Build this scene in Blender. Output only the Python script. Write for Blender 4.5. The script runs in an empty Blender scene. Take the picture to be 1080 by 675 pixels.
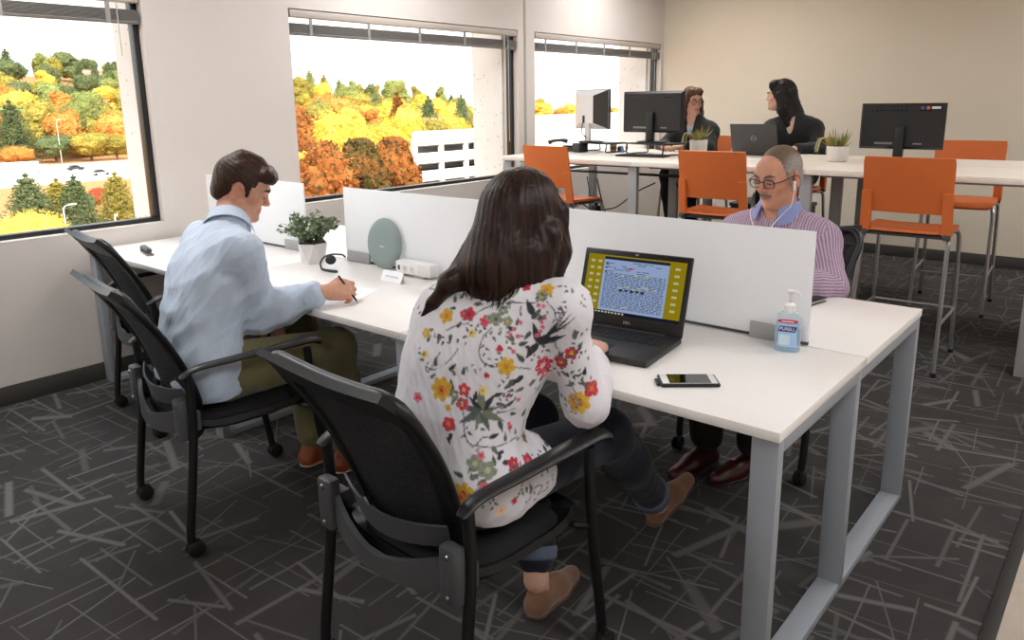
import bpy, bmesh, math, random
import numpy as np
from mathutils import Vector, Matrix
random.seed(7)
SC = bpy.context.scene
COL = SC.collection
PI = math.pi
R = math.radians

# ------------------------------------------------------------------ materials
def lin(c):
    out = []
    for v in c[:3]:
        v = v / 255.0
        out.append(v / 12.92 if v <= 0.04045 else ((v + 0.055) / 1.055) ** 2.4)
    return (out[0], out[1], out[2], 1.0)

class NT:
    def __init__(s, m):
        m.use_nodes = True
        s.t = m.node_tree; s.n = s.t.nodes; s.l = s.t.links
        s.n.clear()
        s.out = s.n.new('ShaderNodeOutputMaterial')
    def add(s, kind, **kw):
        n = s.n.new('ShaderNode' + kind)
        for k, v in kw.items(): setattr(n, k, v)
        return n
    def link(s, a, b): s.l.new(a, b)
    def val(s, sock, v):
        if hasattr(v, 'is_output') or isinstance(v, bpy.types.NodeSocket): s.l.new(v, sock)
        else: sock.default_value = v
    def math(s, op, a, b=None, c=None, clamp=False):
        n = s.add('Math', operation=op, use_clamp=clamp)
        s.val(n.inputs[0], a)
        if b is not None: s.val(n.inputs[1], b)
        if c is not None: s.val(n.inputs[2], c)
        return n.outputs[0]
    def mix(s, f, a, b):
        n = s.add('Mix', data_type='RGBA')
        s.val(n.inputs[0], f); s.val(n.inputs[6], a); s.val(n.inputs[7], b)
        return n.outputs[2]
    def obj(s): return s.add('TexCoord').outputs['Object']
    def noise(s, scale, detail=3, rough=.55, vec=None, stretch=None):
        v = vec if vec is not None else s.obj()
        if stretch:
            mp = s.add('Mapping'); mp.inputs['Scale'].default_value = stretch
            s.link(v, mp.inputs[0]); v = mp.outputs[0]
        n = s.add('TexNoise'); n.inputs['Scale'].default_value = scale
        n.inputs['Detail'].default_value = detail; n.inputs['Roughness'].default_value = rough
        s.link(v, n.inputs['Vector'])
        return n.outputs['Fac']
    def bump(s, h, strength=.2, dist=.01):
        b = s.add('Bump'); b.inputs['Strength'].default_value = strength; b.inputs['Distance'].default_value = dist
        s.link(h, b.inputs['Height']); return b.outputs[0]
    def bsdf(s, **kw):
        p = s.add('BsdfPrincipled')
        for k, v in kw.items():
            s.val(p.inputs[k.replace('_', ' ')], v)
        return p
    def finish(s, sh): s.link(sh, s.out.inputs[0])

MATS = {}
def M(name, rgb, rough=.5, metal=0, var=0, vscale=8, bump=0, bscale=60, bdist=.004, stretch=None, spec=.5, sheen=0, sss=0, coat=0, attr=None):
    if name in MATS: return MATS[name]
    m = bpy.data.materials.new(name); t = NT(m)
    c = lin(rgb)
    p = t.bsdf(Roughness=rough, Metallic=metal)
    p.inputs['Specular IOR Level'].default_value = spec
    base = None
    if attr:
        a = t.add('Attribute', attribute_name=attr); base = a.outputs['Color']
    if var:
        n = t.noise(vscale, 4, .6, stretch=stretch)
        if base is None:
            d = tuple(max(0, x * (1 - var)) for x in c[:3]) + (1,); e = tuple(min(1, x * (1 + var)) for x in c[:3]) + (1,)
            mr = t.add('MapRange'); mr.inputs[1].default_value = .3; mr.inputs[2].default_value = .7
            t.link(n, mr.inputs[0]); base = t.mix(mr.outputs[0], d, e)
        else:
            mr = t.add('MapRange'); mr.inputs[1].default_value = .3; mr.inputs[2].default_value = .7
            mr.inputs[3].default_value = 1 - var; mr.inputs[4].default_value = 1 + var
            t.link(n, mr.inputs[0])
            mm = t.add('VectorMath', operation='SCALE'); t.link(base, mm.inputs[0]); t.link(mr.outputs[0], mm.inputs['Scale']); base = mm.outputs[0]
    if base is None: p.inputs['Base Color'].default_value = c
    else: t.link(base, p.inputs['Base Color'])
    if bump:
        t.link(t.bump(t.noise(bscale, 4, .6, stretch=stretch), bump, bdist), p.inputs['Normal'])
    if sheen: p.inputs['Sheen Weight'].default_value = sheen
    if sss:
        p.inputs['Subsurface Weight'].default_value = sss
        p.inputs['Subsurface Radius'].default_value = (.01, .004, .002)
    if coat: p.inputs['Coat Weight'].default_value = coat
    t.finish(p.outputs[0])
    MATS[name] = m
    return m

def emis(name, rgb, strength):
    if name in MATS: return MATS[name]
    m = bpy.data.materials.new(name); t = NT(m)
    e = t.add('Emission'); e.inputs[0].default_value = lin(rgb); e.inputs[1].default_value = strength
    t.finish(e.outputs[0]); MATS[name] = m
    return m

# ------------------------------------------------------------------ mesh building
class MB:
    """collects simple shapes into ONE mesh"""
    def __init__(s): s.bm = bmesh.new()
    def box(s, lo, hi, bev=0, rot=None, seg=2, pivot=None):
        lo = Vector(lo); hi = Vector(hi); c = (lo + hi) / 2; d = hi - lo
        r = bmesh.ops.create_cube(s.bm, size=1)
        vs = r['verts']
        for v in vs: v.co = Vector((v.co.x * d.x, v.co.y * d.y, v.co.z * d.z))
        if bev:
            es = list({e for v in vs for e in v.link_edges})
            rr = bmesh.ops.bevel(s.bm, geom=es, offset=min(bev, min(d) * .49), segments=seg, affect='EDGES', profile=.5)
            vs = list({v for f in rr['faces'] for v in f.verts} | {v for v in vs if v.is_valid})
        for v in vs:
            p = v.co
            if rot is not None:
                if pivot is None: p = rot @ p
                else: p = rot @ (p + c - Vector(pivot)) + Vector(pivot) - c
            v.co = p + c
        return s
    def tube(s, pts, r, seg=10, cap=True, flat=None, up=None):
        """tube along pts; r number or list; flat=(a,b) scales the section along its two axes"""
        pts = [Vector(p) for p in pts]; n = len(pts)
        rs = r if isinstance(r, (list, tuple)) else [r] * n
        rings = []
        prev = None
        for i, p in enumerate(pts):
            if i == 0: t = pts[1] - p
            elif i == n - 1: t = p - pts[i - 1]
            else: t = (pts[i + 1] - p).normalized() + (p - pts[i - 1]).normalized()
            t.normalize()
            if up is not None:
                a = Vector(up) - t * t.dot(Vector(up)); a.normalize()
            elif prev is None:
                a = Vector((0, 0, 1)) if abs(t.z) < .9 else Vector((1, 0, 0))
                a = (a - t * a.dot(t)).normalized()
            else:
                a = (prev - t * prev.dot(t)).normalized()
            prev = a; b = t.cross(a)
            fa, fb = flat if flat else (1, 1)
            ring = []
            for k in range(seg):
                th = 2 * PI * k / seg
                ring.append(s.bm.verts.new(p + a * (math.cos(th) * rs[i] * fa) + b * (math.sin(th) * rs[i] * fb)))
            rings.append(ring)
        for i in range(n - 1):
            for k in range(seg):
                s.bm.faces.new((rings[i][k], rings[i][(k + 1) % seg], rings[i + 1][(k + 1) % seg], rings[i + 1][k]))
        if cap:
            s.bm.faces.new(list(reversed(rings[0]))); s.bm.faces.new(rings[-1])
        return s
    def lathe(s, prof, c=(0, 0, 0), seg=28, axis=None):
        """prof list of (r,z)"""
        c = Vector(c); rings = []
        q = Vector((0, 0, 1)).rotation_difference(Vector(axis)) if axis is not None else None
        for r, z in prof:
            ring = []
            for k in range(seg):
                th = 2 * PI * k / seg
                p = Vector((r * math.cos(th), r * math.sin(th), z))
                if q: p = q @ p
                ring.append(s.bm.verts.new(c + p))
            rings.append(ring)
        for i in range(len(rings) - 1):
            for k in range(seg):
                s.bm.faces.new((rings[i][k], rings[i][(k + 1) % seg], rings[i + 1][(k + 1) % seg], rings[i + 1][k]))
        if prof[0][0] > 1e-6: s.bm.faces.new(list(reversed(rings[0])))
        if prof[-1][0] > 1e-6: s.bm.faces.new(rings[-1])
        return s
    def ball(s, c, r, sub=2, scale=(1, 1, 1)):
        rr = bmesh.ops.create_icosphere(s.bm, subdivisions=sub, radius=r)
        for v in rr['verts']: v.co = Vector((v.co.x * scale[0], v.co.y * scale[1], v.co.z * scale[2])) + Vector(c)
        return s
    def poly(s, pts, thick, nrm=(0, 0, 1)):
        """flat polygon extruded by thick along nrm"""
        n = Vector(nrm).normalized() * thick
        a = [s.bm.verts.new(Vector(p)) for p in pts]; b = [s.bm.verts.new(Vector(p) + n) for p in pts]
        s.bm.faces.new(list(reversed(a))); s.bm.faces.new(b)
        m = len(pts)
        for i in range(m): s.bm.faces.new((a[i], a[(i + 1) % m], b[(i + 1) % m], b[i]))
        return s
    def grid(s, fn, nu, nv, thick=0):
        """surface fn(u,v)->point, optional thickness along normals"""
        P = [[Vector(fn(i / nu, j / nv)) for j in range(nv + 1)] for i in range(nu + 1)]
        def layer(off):
            L = []
            for i in range(nu + 1):
                row = []
                for j in range(nv + 1):
                    du = P[min(i + 1, nu)][j] - P[max(i - 1, 0)][j]; dv = P[i][min(j + 1, nv)] - P[i][max(j - 1, 0)]
                    n = du.cross(dv)
                    n = n.normalized() if n.length > 1e-9 else Vector((0, 0, 1))
                    row.append(s.bm.verts.new(P[i][j] + n * off))
                L.append(row)
            return L
        A = layer(thick / 2)
        for i in range(nu):
            for j in range(nv): s.bm.faces.new((A[i][j], A[i + 1][j], A[i + 1][j + 1], A[i][j + 1]))
        if thick:
            B = layer(-thick / 2)
            for i in range(nu):
                for j in range(nv): s.bm.faces.new((B[i][j], B[i][j + 1], B[i + 1][j + 1], B[i + 1][j]))
            for i in range(nu):
                s.bm.faces.new((A[i][0], B[i][0], B[i + 1][0], A[i + 1][0])); s.bm.faces.new((A[i][nv], A[i + 1][nv], B[i + 1][nv], B[i][nv]))
            for j in range(nv):
                s.bm.faces.new((A[0][j], A[0][j + 1], B[0][j + 1], B[0][j])); s.bm.faces.new((A[nu][j], B[nu][j], B[nu][j + 1], A[nu][j + 1]))
        return s
    def xf(s, mat):
        for v in s.bm.verts: v.co = mat @ v.co
        return s
    def mesh(s, name, smooth=35):
        me = bpy.data.meshes.new(name)
        bmesh.ops.recalc_face_normals(s.bm, faces=s.bm.faces[:])
        if smooth:
            for f in s.bm.faces: f.smooth = True
            lim = R(smooth)
            for e in s.bm.edges:
                if len(e.link_faces) == 2 and e.calc_face_angle(0) > lim: e.smooth = False
        s.bm.to_mesh(me); s.bm.free()
        return me

def link(name, me, mat, parent=None, loc=None):
    o = bpy.data.objects.new(name, me); COL.objects.link(o)
    if mat is not None:
        me.materials.clear(); me.materials.append(mat)
    if parent is not None: o.parent = parent
    if loc is not None: o.location = loc
    return o
def part(name, mb, mat, parent=None, label=None, smooth=35, loc=None):
    o = link(name, mb.mesh(name, smooth), mat, parent, loc)
    if label: o['label'] = label
    return o
def tag(o, label, cat, group=None, kind=None):
    o['label'] = label; o['category'] = cat
    if group: o['group'] = group
    if kind: o['kind'] = kind
    return o
def thing(name, label, cat, loc=(0, 0, 0), rz=0, group=None):
    o = bpy.data.objects.new(name, None); COL.objects.link(o)
    o.location = loc; o.rotation_euler = (0, 0, rz); o.empty_display_size = .1
    return tag(o, label, cat, group)
def struct(name, mb, mat, parent=None, smooth=35):
    o = part(name, mb, mat, parent, None, smooth)
    if parent is None: o['kind'] = 'structure'
    return o
def copy_tree(o, loc=None, rz=None, label=None, group=None, parent=None):
    c = o.copy(); COL.objects.link(c)
    if parent is not None: c.parent = parent
    if loc is not None: c.location = loc
    if rz is not None: c.rotation_euler = (0, 0, rz)
    if label: c['label'] = label
    if group: c['group'] = group
    for ch in [x for x in bpy.data.objects if x.parent == o]: copy_tree(ch, parent=c)
    return c
def text_part(name, body, size, mat, parent, mw, label=None, extrude=.0004, align='CENTER'):
    cu = bpy.data.curves.new(name, 'FONT'); cu.body = body; cu.size = size; cu.extrude = extrude
    cu.align_x = align; cu.align_y = 'CENTER'
    tmp = bpy.data.objects.new(name, cu); COL.objects.link(tmp)
    dg = bpy.context.evaluated_depsgraph_get()
    me = bpy.data.meshes.new_from_object(tmp.evaluated_get(dg))
    bpy.data.objects.remove(tmp)
    me.transform(mw)
    o = link(name, me, mat, parent)
    if label: o['label'] = label
    return o
def bez(pts, n=8):
    """Catmull-Rom through pts"""
    P = [Vector(p) for p in pts]; P = [P[0] * 2 - P[1]] + P + [P[-1] * 2 - P[-2]]
    out = []
    for i in range(1, len(P) - 2):
        for k in range(n):
            t = k / n
            a, b, c, d = P[i - 1], P[i], P[i + 1], P[i + 2]
            out.append(.5 * ((2 * b) + (c - a) * t + (2 * a - 5 * b + 4 * c - d) * t * t + (-a + 3 * b - 3 * c + d) * t ** 3))
    out.append(P[-2]); return out

# ------------------------------------------------------------------ signed distance modelling (bodies, clothes, hair)
class Field:
    def __init__(s, res): s.res = res; s.ops = []
    def cap(s, a, b, ra, rb=None, k=.02, sq=None, op='u'):
        a = np.array(a, float); b = np.array(b, float); rb = ra if rb is None else rb
        if sq is not None:
            u = np.array(sq[0], float); u /= np.linalg.norm(u); g = 1 / sq[1] - 1
        else: u = None
        def f(x, y, z):
            qx, qy, qz = x - a[0], y - a[1], z - a[2]
            w = b - a
            if u is not None:
                t = qx * u[0] + qy * u[1] + qz * u[2]
                qx = qx + u[0] * t * g; qy = qy + u[1] * t * g; qz = qz + u[2] * t * g
                w = w + u * (w @ u) * g
            h = np.clip((qx * w[0] + qy * w[1] + qz * w[2]) / max(w @ w, 1e-12), 0, 1)
            return np.sqrt((qx - h * w[0]) ** 2 + (qy - h * w[1]) ** 2 + (qz - h * w[2]) ** 2) - (ra + (rb - ra) * h)
        m = max(ra, rb)
        s.ops.append((f, np.minimum(a, b) - m, np.maximum(a, b) + m, k, op)); return s
    def ell(s, c, rad, rot=None, k=.02, op='u'):
        c = np.array(c, float); rad = np.array(rad, float)
        Rm = np.eye(3) if rot is None else np.array(rot, float)   # columns = local axes in world
        def f(x, y, z):
            dx, dy, dz = x - c[0], y - c[1], z - c[2]
            l = [(dx * Rm[0, i] + dy * Rm[1, i] + dz * Rm[2, i]) for i in range(3)]
            k0 = np.sqrt(sum((l[i] / rad[i]) ** 2 for i in range(3)))
            k1 = np.sqrt(sum((l[i] / rad[i] ** 2) ** 2 for i in range(3)))
            return k0 * (k0 - 1) / np.maximum(k1, 1e-9)
        ext = np.sqrt(((Rm * rad) ** 2).sum(1))
        s.ops.append((f, c - ext, c + ext, k, op)); return s
    def plane(s, p, n, k=.01):
        """cut away everything on the side n points to"""
        p = np.array(p, float); n = np.array(n, float); n /= np.linalg.norm(n)
        def f(x, y, z): return (x - p[0]) * n[0] + (y - p[1]) * n[1] + (z - p[2]) * n[2]
        s.ops.append((f, None, None, k, 'i')); return s
    def fn(s, f, k=.01, op='i'): s.ops.append((f, None, None, k, op)); return s
    def warp(s, f): s.ops.append((f, None, None, 0, 'd')); return s
    def build(s):
        res = s.res
        us = [o for o in s.ops if o[4] == 'u']
        lo = np.min([o[1] for o in us], 0) - .04; hi = np.max([o[2] for o in us], 0) + .04
        n = np.ceil((hi - lo) / res).astype(int) + 1
        ax = [(lo[i] + res * np.arange(n[i])).astype(np.float32) for i in range(3)]
        D = np.full(n, .2, np.float32)
        for f, a, b, k, op in s.ops:
            if a is None: sl = (slice(None),) * 3
            else:
                mg = .035 + k
                i0 = np.clip(((a - mg - lo) / res).astype(int), 0, n); i1 = np.clip(((b + mg - lo) / res).astype(int) + 2, 0, n)
                sl = tuple(slice(i0[i], i1[i]) for i in range(3))
            x = ax[0][sl[0]][:, None, None]; y = ax[1][sl[1]][None, :, None]; z = ax[2][sl[2]][None, None, :]
            if op == 'd':
                D += f(x, y, z).astype(np.float32); continue
            d = f(x, y, z).astype(np.float32); cur = D[sl]
            if op == 'u':
                h = np.clip(.5 + .5 * (cur - d) / k, 0, 1); D[sl] = cur + (d - cur) * h - k * h * (1 - h)
            else:
                if op == 's': d = -d
                h = np.clip(.5 - .5 * (cur - d) / k, 0, 1); D[sl] = cur + (d - cur) * h + k * h * (1 - h)
        return surface_net(D, lo, res)

def surface_net(D, lo, res):
    ins = D < 0
    c = ins[:-1, :-1, :-1]
    corners = [(i, j, k) for i in (0, 1) for j in (0, 1) for k in (0, 1)]
    cnt = np.zeros(c.shape, np.int8)
    for (i, j, k) in corners:
        cnt += ins[i:ins.shape[0] - 1 + i, j:ins.shape[1] - 1 + j, k:ins.shape[2] - 1 + k]
    act = (cnt > 0) & (cnt < 8)
    idx = np.argwhere(act)
    V = np.stack([D[idx[:, 0] + i, idx[:, 1] + j, idx[:, 2] + k] for (i, j, k) in corners], 1)
    pos = np.zeros((len(idx), 3)); num = np.zeros(len(idx))
    cc = np.array(corners, float)
    for p in range(8):
        for q in range(p + 1, 8):
            if abs(cc[p] - cc[q]).sum() != 1: continue
            a, b = V[:, p], V[:, q]
            m = (a < 0) != (b < 0)
            t = np.where(m, a / np.where(m, a - b, 1), 0)
            pos += np.where(m[:, None], cc[p] + (cc[q] - cc[p]) * t[:, None], 0); num += m
    pos = pos / num[:, None]
    verts = lo + res * (idx + pos)
    ids = np.full(act.shape, -1, np.int64); ids[act] = np.arange(len(idx))
    quads = []
    for axis in range(3):
        a = np.take(ins, range(0, ins.shape[axis] - 1), axis); b = np.take(ins, range(1, ins.shape[axis]), axis)
        e = np.argwhere(a != b); s = a[tuple(e.T)]
        u, v = [(1, 2), (2, 0), (0, 1)][axis]
        ok = (e[:, u] > 0) & (e[:, v] > 0) & (e[:, u] < act.shape[u]) & (e[:, v] < act.shape[v])
        e = e[ok]; s = s[ok]
        q = []
        for du, dv in ((-1, -1), (0, -1), (0, 0), (-1, 0)):
            w = e.copy(); w[:, u] += du; w[:, v] += dv
            q.append(ids[tuple(w.T)])
        q = np.stack(q, 1); q[~s] = q[~s][:, ::-1]
        quads.append(q)
    quads = np.concatenate(quads); quads = quads[(quads >= 0).all(1)]
    # one light smoothing pass
    for lam in (.5, -.3):
        acc = np.zeros_like(verts); w = np.zeros(len(verts))
        for a, b in ((0, 1), (1, 2), (2, 3), (3, 0)):
            np.add.at(acc, quads[:, a], verts[quads[:, b]]); np.add.at(w, quads[:, a], 1)
            np.add.at(acc, quads[:, b], verts[quads[:, a]]); np.add.at(w, quads[:, b], 1)
        w[w == 0] = 1
        verts = verts + lam * (acc / w[:, None] - verts)
    return verts, quads

def np_mesh(name, verts, quads, colors=None, base=(0, 0, 0), attr='Col'):
    me = bpy.data.meshes.new(name)
    me.vertices.add(len(verts)); me.vertices.foreach_set('co', (verts - np.array(base)).astype(np.float32).ravel())
    me.loops.add(quads.size); me.loops.foreach_set('vertex_index', quads.astype(np.int32).ravel())
    me.polygons.add(len(quads)); me.polygons.foreach_set('loop_start', np.arange(0, quads.size, 4, dtype=np.int32))
    me.update(calc_edges=True); me.validate()
    me.polygons.foreach_set('use_smooth', np.ones(len(me.polygons), bool))
    if colors is not None:
        a = me.color_attributes.new(attr, 'FLOAT_COLOR', 'POINT')
        cc = np.ones((len(verts), 4), np.float32); cc[:, :3] = colors
        a.data.foreach_set('color', cc.ravel())
    me.update()
    return me
def vnormals(verts, quads):
    n = np.cross(verts[quads[:, 2]] - verts[quads[:, 0]], verts[quads[:, 3]] - verts[quads[:, 1]])
    out = np.zeros_like(verts)
    for i in range(4): np.add.at(out, quads[:, i], n)
    return out / np.maximum(np.linalg.norm(out, axis=1)[:, None], 1e-12)
def nv(v):
    v = np.array(v, float); return v / max(np.linalg.norm(v), 1e-9)
L3 = lambda c: np.array(lin(c)[:3])
# ------------------------------------------------------------------ camera
CAMZ = 1.47
YAW, PITCH, ROLL = R(-40.06663272), R(12.71862616), R(-0.77733748)
FPX = 806.925
cyw, syw = math.cos(YAW), math.sin(YAW)
FWD = Vector((syw * math.cos(PITCH), cyw * math.cos(PITCH), -math.sin(PITCH)))
RGT = Vector((cyw, -syw, 0)); UPV = RGT.cross(FWD)
R2 = RGT * math.cos(ROLL) + UPV * math.sin(ROLL); U2 = -RGT * math.sin(ROLL) + UPV * math.cos(ROLL)
cam = bpy.data.cameras.new('camera'); camo = bpy.data.objects.new('camera', cam); COL.objects.link(camo)
mw = Matrix.Identity(4)
for i in range(3):
    mw[i][0] = R2[i]; mw[i][1] = U2[i]; mw[i][2] = -FWD[i]
mw[2][3] = CAMZ
camo.matrix_world = mw
cam.sensor_width = 36; cam.lens = FPX / 1080 * 36
cam.shift_y = -(337.5 - 290) / 1080
cam.clip_end = 3000; cam.clip_start = .05
SC.camera = camo
SC.view_settings.view_transform = 'Standard'; SC.view_settings.look = 'None'
SC.view_settings.gamma = 1; SC.view_settings.use_curve_mapping = False
SC.view_settings.exposure = 0.04
SC.cycles.use_denoising = True
SC.cycles.max_bounces = 8; SC.cycles.transparent_max_bounces = 12

# ------------------------------------------------------------------ room materials
wall_m = M('wall_paint', (214, 206, 199), .85, var=.02, vscale=1.5, bump=.05, bscale=220, bdist=.002, spec=.2)
ceil_m = M('ceiling_paint', (226, 222, 215), .9)
base_m = M('baseboard_vinyl', (66, 64, 60), .45)
black_frame_m = M('black_aluminium', (16, 16, 17), .35, spec=.6)
sill_m = M('painted_drywall_return', (216, 208, 198), .8)
def make_carpet():
    m = bpy.data.materials.new('carpet'); t = NT(m)
    o = t.obj()
    sep = t.add('SeparateXYZ'); t.link(o, sep.inputs[0])
    X, Y = sep.outputs[0], sep.outputs[1]
    total = None
    def layer(ang, a, b, dens, w, ln, seed, jit=0.0):
        ca, sa = math.cos(R(ang)), math.sin(R(ang))
        u = t.math('ADD', t.math('MULTIPLY', X, ca / a), t.math('MULTIPLY_ADD', Y, sa / a, seed * 3.37))
        v = t.math('ADD', t.math('MULTIPLY', X, -sa / b), t.math('MULTIPLY_ADD', Y, ca / b, seed * 1.71))
        fv = t.math('FLOOR', v)
        # shift every row by a random amount
        wr = t.add('TexWhiteNoise', noise_dimensions='1D'); t.link(t.math('ADD', fv, seed * 11.3), wr.inputs['W'])
        u = t.math('ADD', u, t.math('MULTIPLY', wr.outputs[0], 7.3))
        fu = t.math('FLOOR', u)
        cb = t.add('CombineXYZ'); t.link(fu, cb.inputs[0]); t.link(fv, cb.inputs[1]); cb.inputs[2].default_value = seed
        wn = t.add('TexWhiteNoise', noise_dimensions='3D'); t.link(cb.outputs[0], wn.inputs['Vector'])
        sc = t.add('SeparateColor'); t.link(wn.outputs['Color'], sc.inputs[0])
        ru, rv, rd = sc.outputs[0], sc.outputs[1], sc.outputs[2]
        du = t.math('ABSOLUTE', t.math('SUBTRACT', t.math('SUBTRACT', u, fu), .5))
        pv = t.math('SUBTRACT', t.math('SUBTRACT', v, fv), t.math('MULTIPLY_ADD', rv, .7, .15))
        pv = t.math('ADD', pv, t.math('MULTIPLY', t.math('SUBTRACT', t.math('SUBTRACT', u, fu), .5), t.math('MULTIPLY', t.math('SUBTRACT', rd, .5), jit)))
        dv = t.math('MULTIPLY', t.math('ABSOLUTE', pv), b)
        hl = t.math('MULTIPLY', t.math('MULTIPLY_ADD', ru, .5, .5), ln)
        ww = t.math('MULTIPLY', t.math('MULTIPLY_ADD', t.math('POWER', rd, 3.0), 1.6, .55), w)
        mu = t.math('LESS_THAN', du, hl)
        mv = t.math('SUBTRACT', 1.0, t.math('SMOOTH_MIN', t.math('DIVIDE', dv, ww), 1.0, .2), clamp=True)
        mv = t.math('MULTIPLY', mv, 1.7, clamp=True)
        md = t.math('LESS_THAN', wn.outputs[0], dens)
        lay = t.math('MULTIPLY', t.math('MULTIPLY', mu, mv), md)
        return t.math('MULTIPLY', lay, t.math('MULTIPLY_ADD', rv, .6, .4))
    for i, (ang, a, b, dens, w, ln, jit) in enumerate([
            (3, .55, .105, .9, .006, .5, .5), (93, .50, .12, .9, .006, .5, .5), (-8, .42, .21, .65, .012, .5, .9), (84, .46, .26, .6, .012, .5, .9),
            (38, .40, .33, .55, .010, .48, 1.2), (-52, .38, .34, .5, .010, .48, 1.2), (63, .36, .42, .5, .022, .42, .6), (-27, .40, .5, .45, .020, .42, .6),
            (18, .6, .19, .5, .006, .5, .8), (110, .5, .22, .5, .006, .5, .8)]):
        L = layer(ang, a, b, dens, w, ln, i + 1, jit)
        total = L if total is None else t.math('MAXIMUM', total, L)
    pile = t.noise(900, 2, .7)
    blot = t.noise(6, 3, .6)
    base = t.mix(blot, lin((58, 56, 55)), lin((74, 72, 71)))
    col = t.mix(t.math('MULTIPLY', total, .62), base, lin((128, 126, 123)))
    mr = t.add('MapRange'); mr.inputs[1].default_value = .25; mr.inputs[2].default_value = .75; mr.inputs[3].default_value = .75; mr.inputs[4].default_value = 1.25
    t.link(pile, mr.inputs[0])
    sc = t.add('VectorMath', operation='SCALE'); t.link(col, sc.inputs[0]); t.link(mr.outputs[0], sc.inputs['Scale'])
    p = t.bsdf(Roughness=.95); p.inputs['Specular IOR Level'].default_value = .1
    t.link(sc.outputs[0], p.inputs['Base Color'])
    t.link(t.bump(pile, .5, .004), p.inputs['Normal'])
    t.finish(p.outputs[0]); return m
carpet_m = make_carpet()
def make_stone():
    m = bpy.data.materials.new('stone_floor'); t = NT(m)
    n = t.noise(5, 6, .65); n2 = t.noise(14, 5, .6, stretch=(1, .3, 1))
    c = t.mix(n, lin((172, 158, 142)), lin((214, 204, 190)))
    c = t.mix(t.math('MULTIPLY', n2, .5), c, lin((150, 136, 120)))
    p = t.bsdf(Roughness=.35); t.link(c, p.inputs['Base Color']); t.finish(p.outputs[0]); return m
def make_glass():
    m = bpy.data.materials.new('window_glass'); t = NT(m)
    a = t.add('BsdfTransparent'); a.inputs[0].default_value = (.97, .985, .98, 1)
    g = t.add('BsdfGlossy'); g.inputs['Roughness'].default_value = .02
    lw = t.add('LayerWeight'); lw.inputs[0].default_value = .5
    f = t.math('MULTIPLY_ADD', t.math('POWER', lw.outputs['Facing'], 5.0), .3, .02)
    x = t.add('MixShader'); t.link(f, x.inputs[0]); t.link(a.outputs[0], x.inputs[1]); t.link(g.outputs[0], x.inputs[2])
    t.finish(x.outputs[0]); return m
glass_m = make_glass()
# ------------------------------------------------------------------ room shell
WX = -4.33; BY = 7.79; RX = 3.6; FY = -3.0; CZ = 2.75
struct('floor', MB().box((WX - .25, FY - .2, -.12), (-.21, BY + .2, 0)), carpet_m)
struct('trim_1', MB().box((-.2095, FY - .2, -.1), (-.1705, BY + .2, .006), .002), M('floor_transition_strip', (26, 22, 20), .6))
struct('floor_stone', MB().box((-.17, FY - .2, -.12), (RX + .2, BY + .2, .002)), make_stone())
struct('ceiling', MB().box((WX - .25, FY - .2, CZ), (RX + .2, BY + .2, CZ + .12)), ceil_m)
WINS = [(-.30, 2.06), (2.99, 5.27), (5.50, 7.74)]
WZ0, WZ1 = .82, 2.07
w = MB(); WO = WX - .17
w.box((WO, FY, 0), (WX, BY + .2, WZ0)); w.box((WO, FY, WZ1), (WX, BY + .2, CZ))
edges = [FY] + [v for p in WINS for v in p] + [BY + .2]
for i in range(0, len(edges), 2): w.box((WO, edges[i], WZ0), (WX, edges[i + 1], WZ1))
struct('wall_left', w, wall_m)
struct('wall_back', MB().box((WX, BY, 0), (RX + .2, BY + .2, CZ)), M('back_wall_paint', (218, 207, 188), .85, var=.02, vscale=1.5, bump=.05, bscale=220, bdist=.002, spec=.2))
struct('wall_right', MB().box((RX, FY, 0), (RX + .2, BY, CZ)), wall_m)
struct('wall_front', MB().box((WX, FY - .2, 0), (RX + .2, FY, CZ)), wall_m)
struct('baseboard_left', MB().box((WX, FY, 0), (WX + .012, BY, .1), .004), base_m)
struct('baseboard_back', MB().box((WX + .012, BY - .012, 0), (RX, BY, .1), .004), base_m)
struct('trim_2', MB().box((WX, 5.345, .1), (WX + .004, 5.375, CZ), .001), M('wall_seam_bead', (172, 164, 152), .8))
def make_concrete():
    m = bpy.data.materials.new('exposed_concrete'); t = NT(m)
    n = t.noise(7, 5, .6); v = t.add('TexVoronoi'); v.inputs['Scale'].default_value = 26
    t.link(t.obj(), v.inputs['Vector'])
    spot = t.math('LESS_THAN', v.outputs['Distance'], .16)
    wn = t.noise(11, 1, .5); spot = t.math('MULTIPLY', spot, t.math('GREATER_THAN', wn, .53))
    c = t.mix(n, lin((232, 228, 224)), lin((244, 241, 238))); c = t.mix(spot, c, lin((150, 143, 138)))
    p = t.bsdf(Roughness=.9); t.link(c, p.inputs['Base Color']); t.finish(p.outputs[0]); return m
conc_m = make_concrete()
blind_m = M('grey_blind_slats', (116, 112, 107), .55); rail_m = M('blind_headrail', (184, 174, 163), .5); cord_m = M('blind_ladder_cord', (150, 146, 140), .8)
wlab = ['grey horizontal blind bunched up over the window at the left edge', 'grey horizontal blind bunched up over the widest window view with the white garage', 'grey horizontal blind bunched up over the window nearest the room corner']
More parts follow.
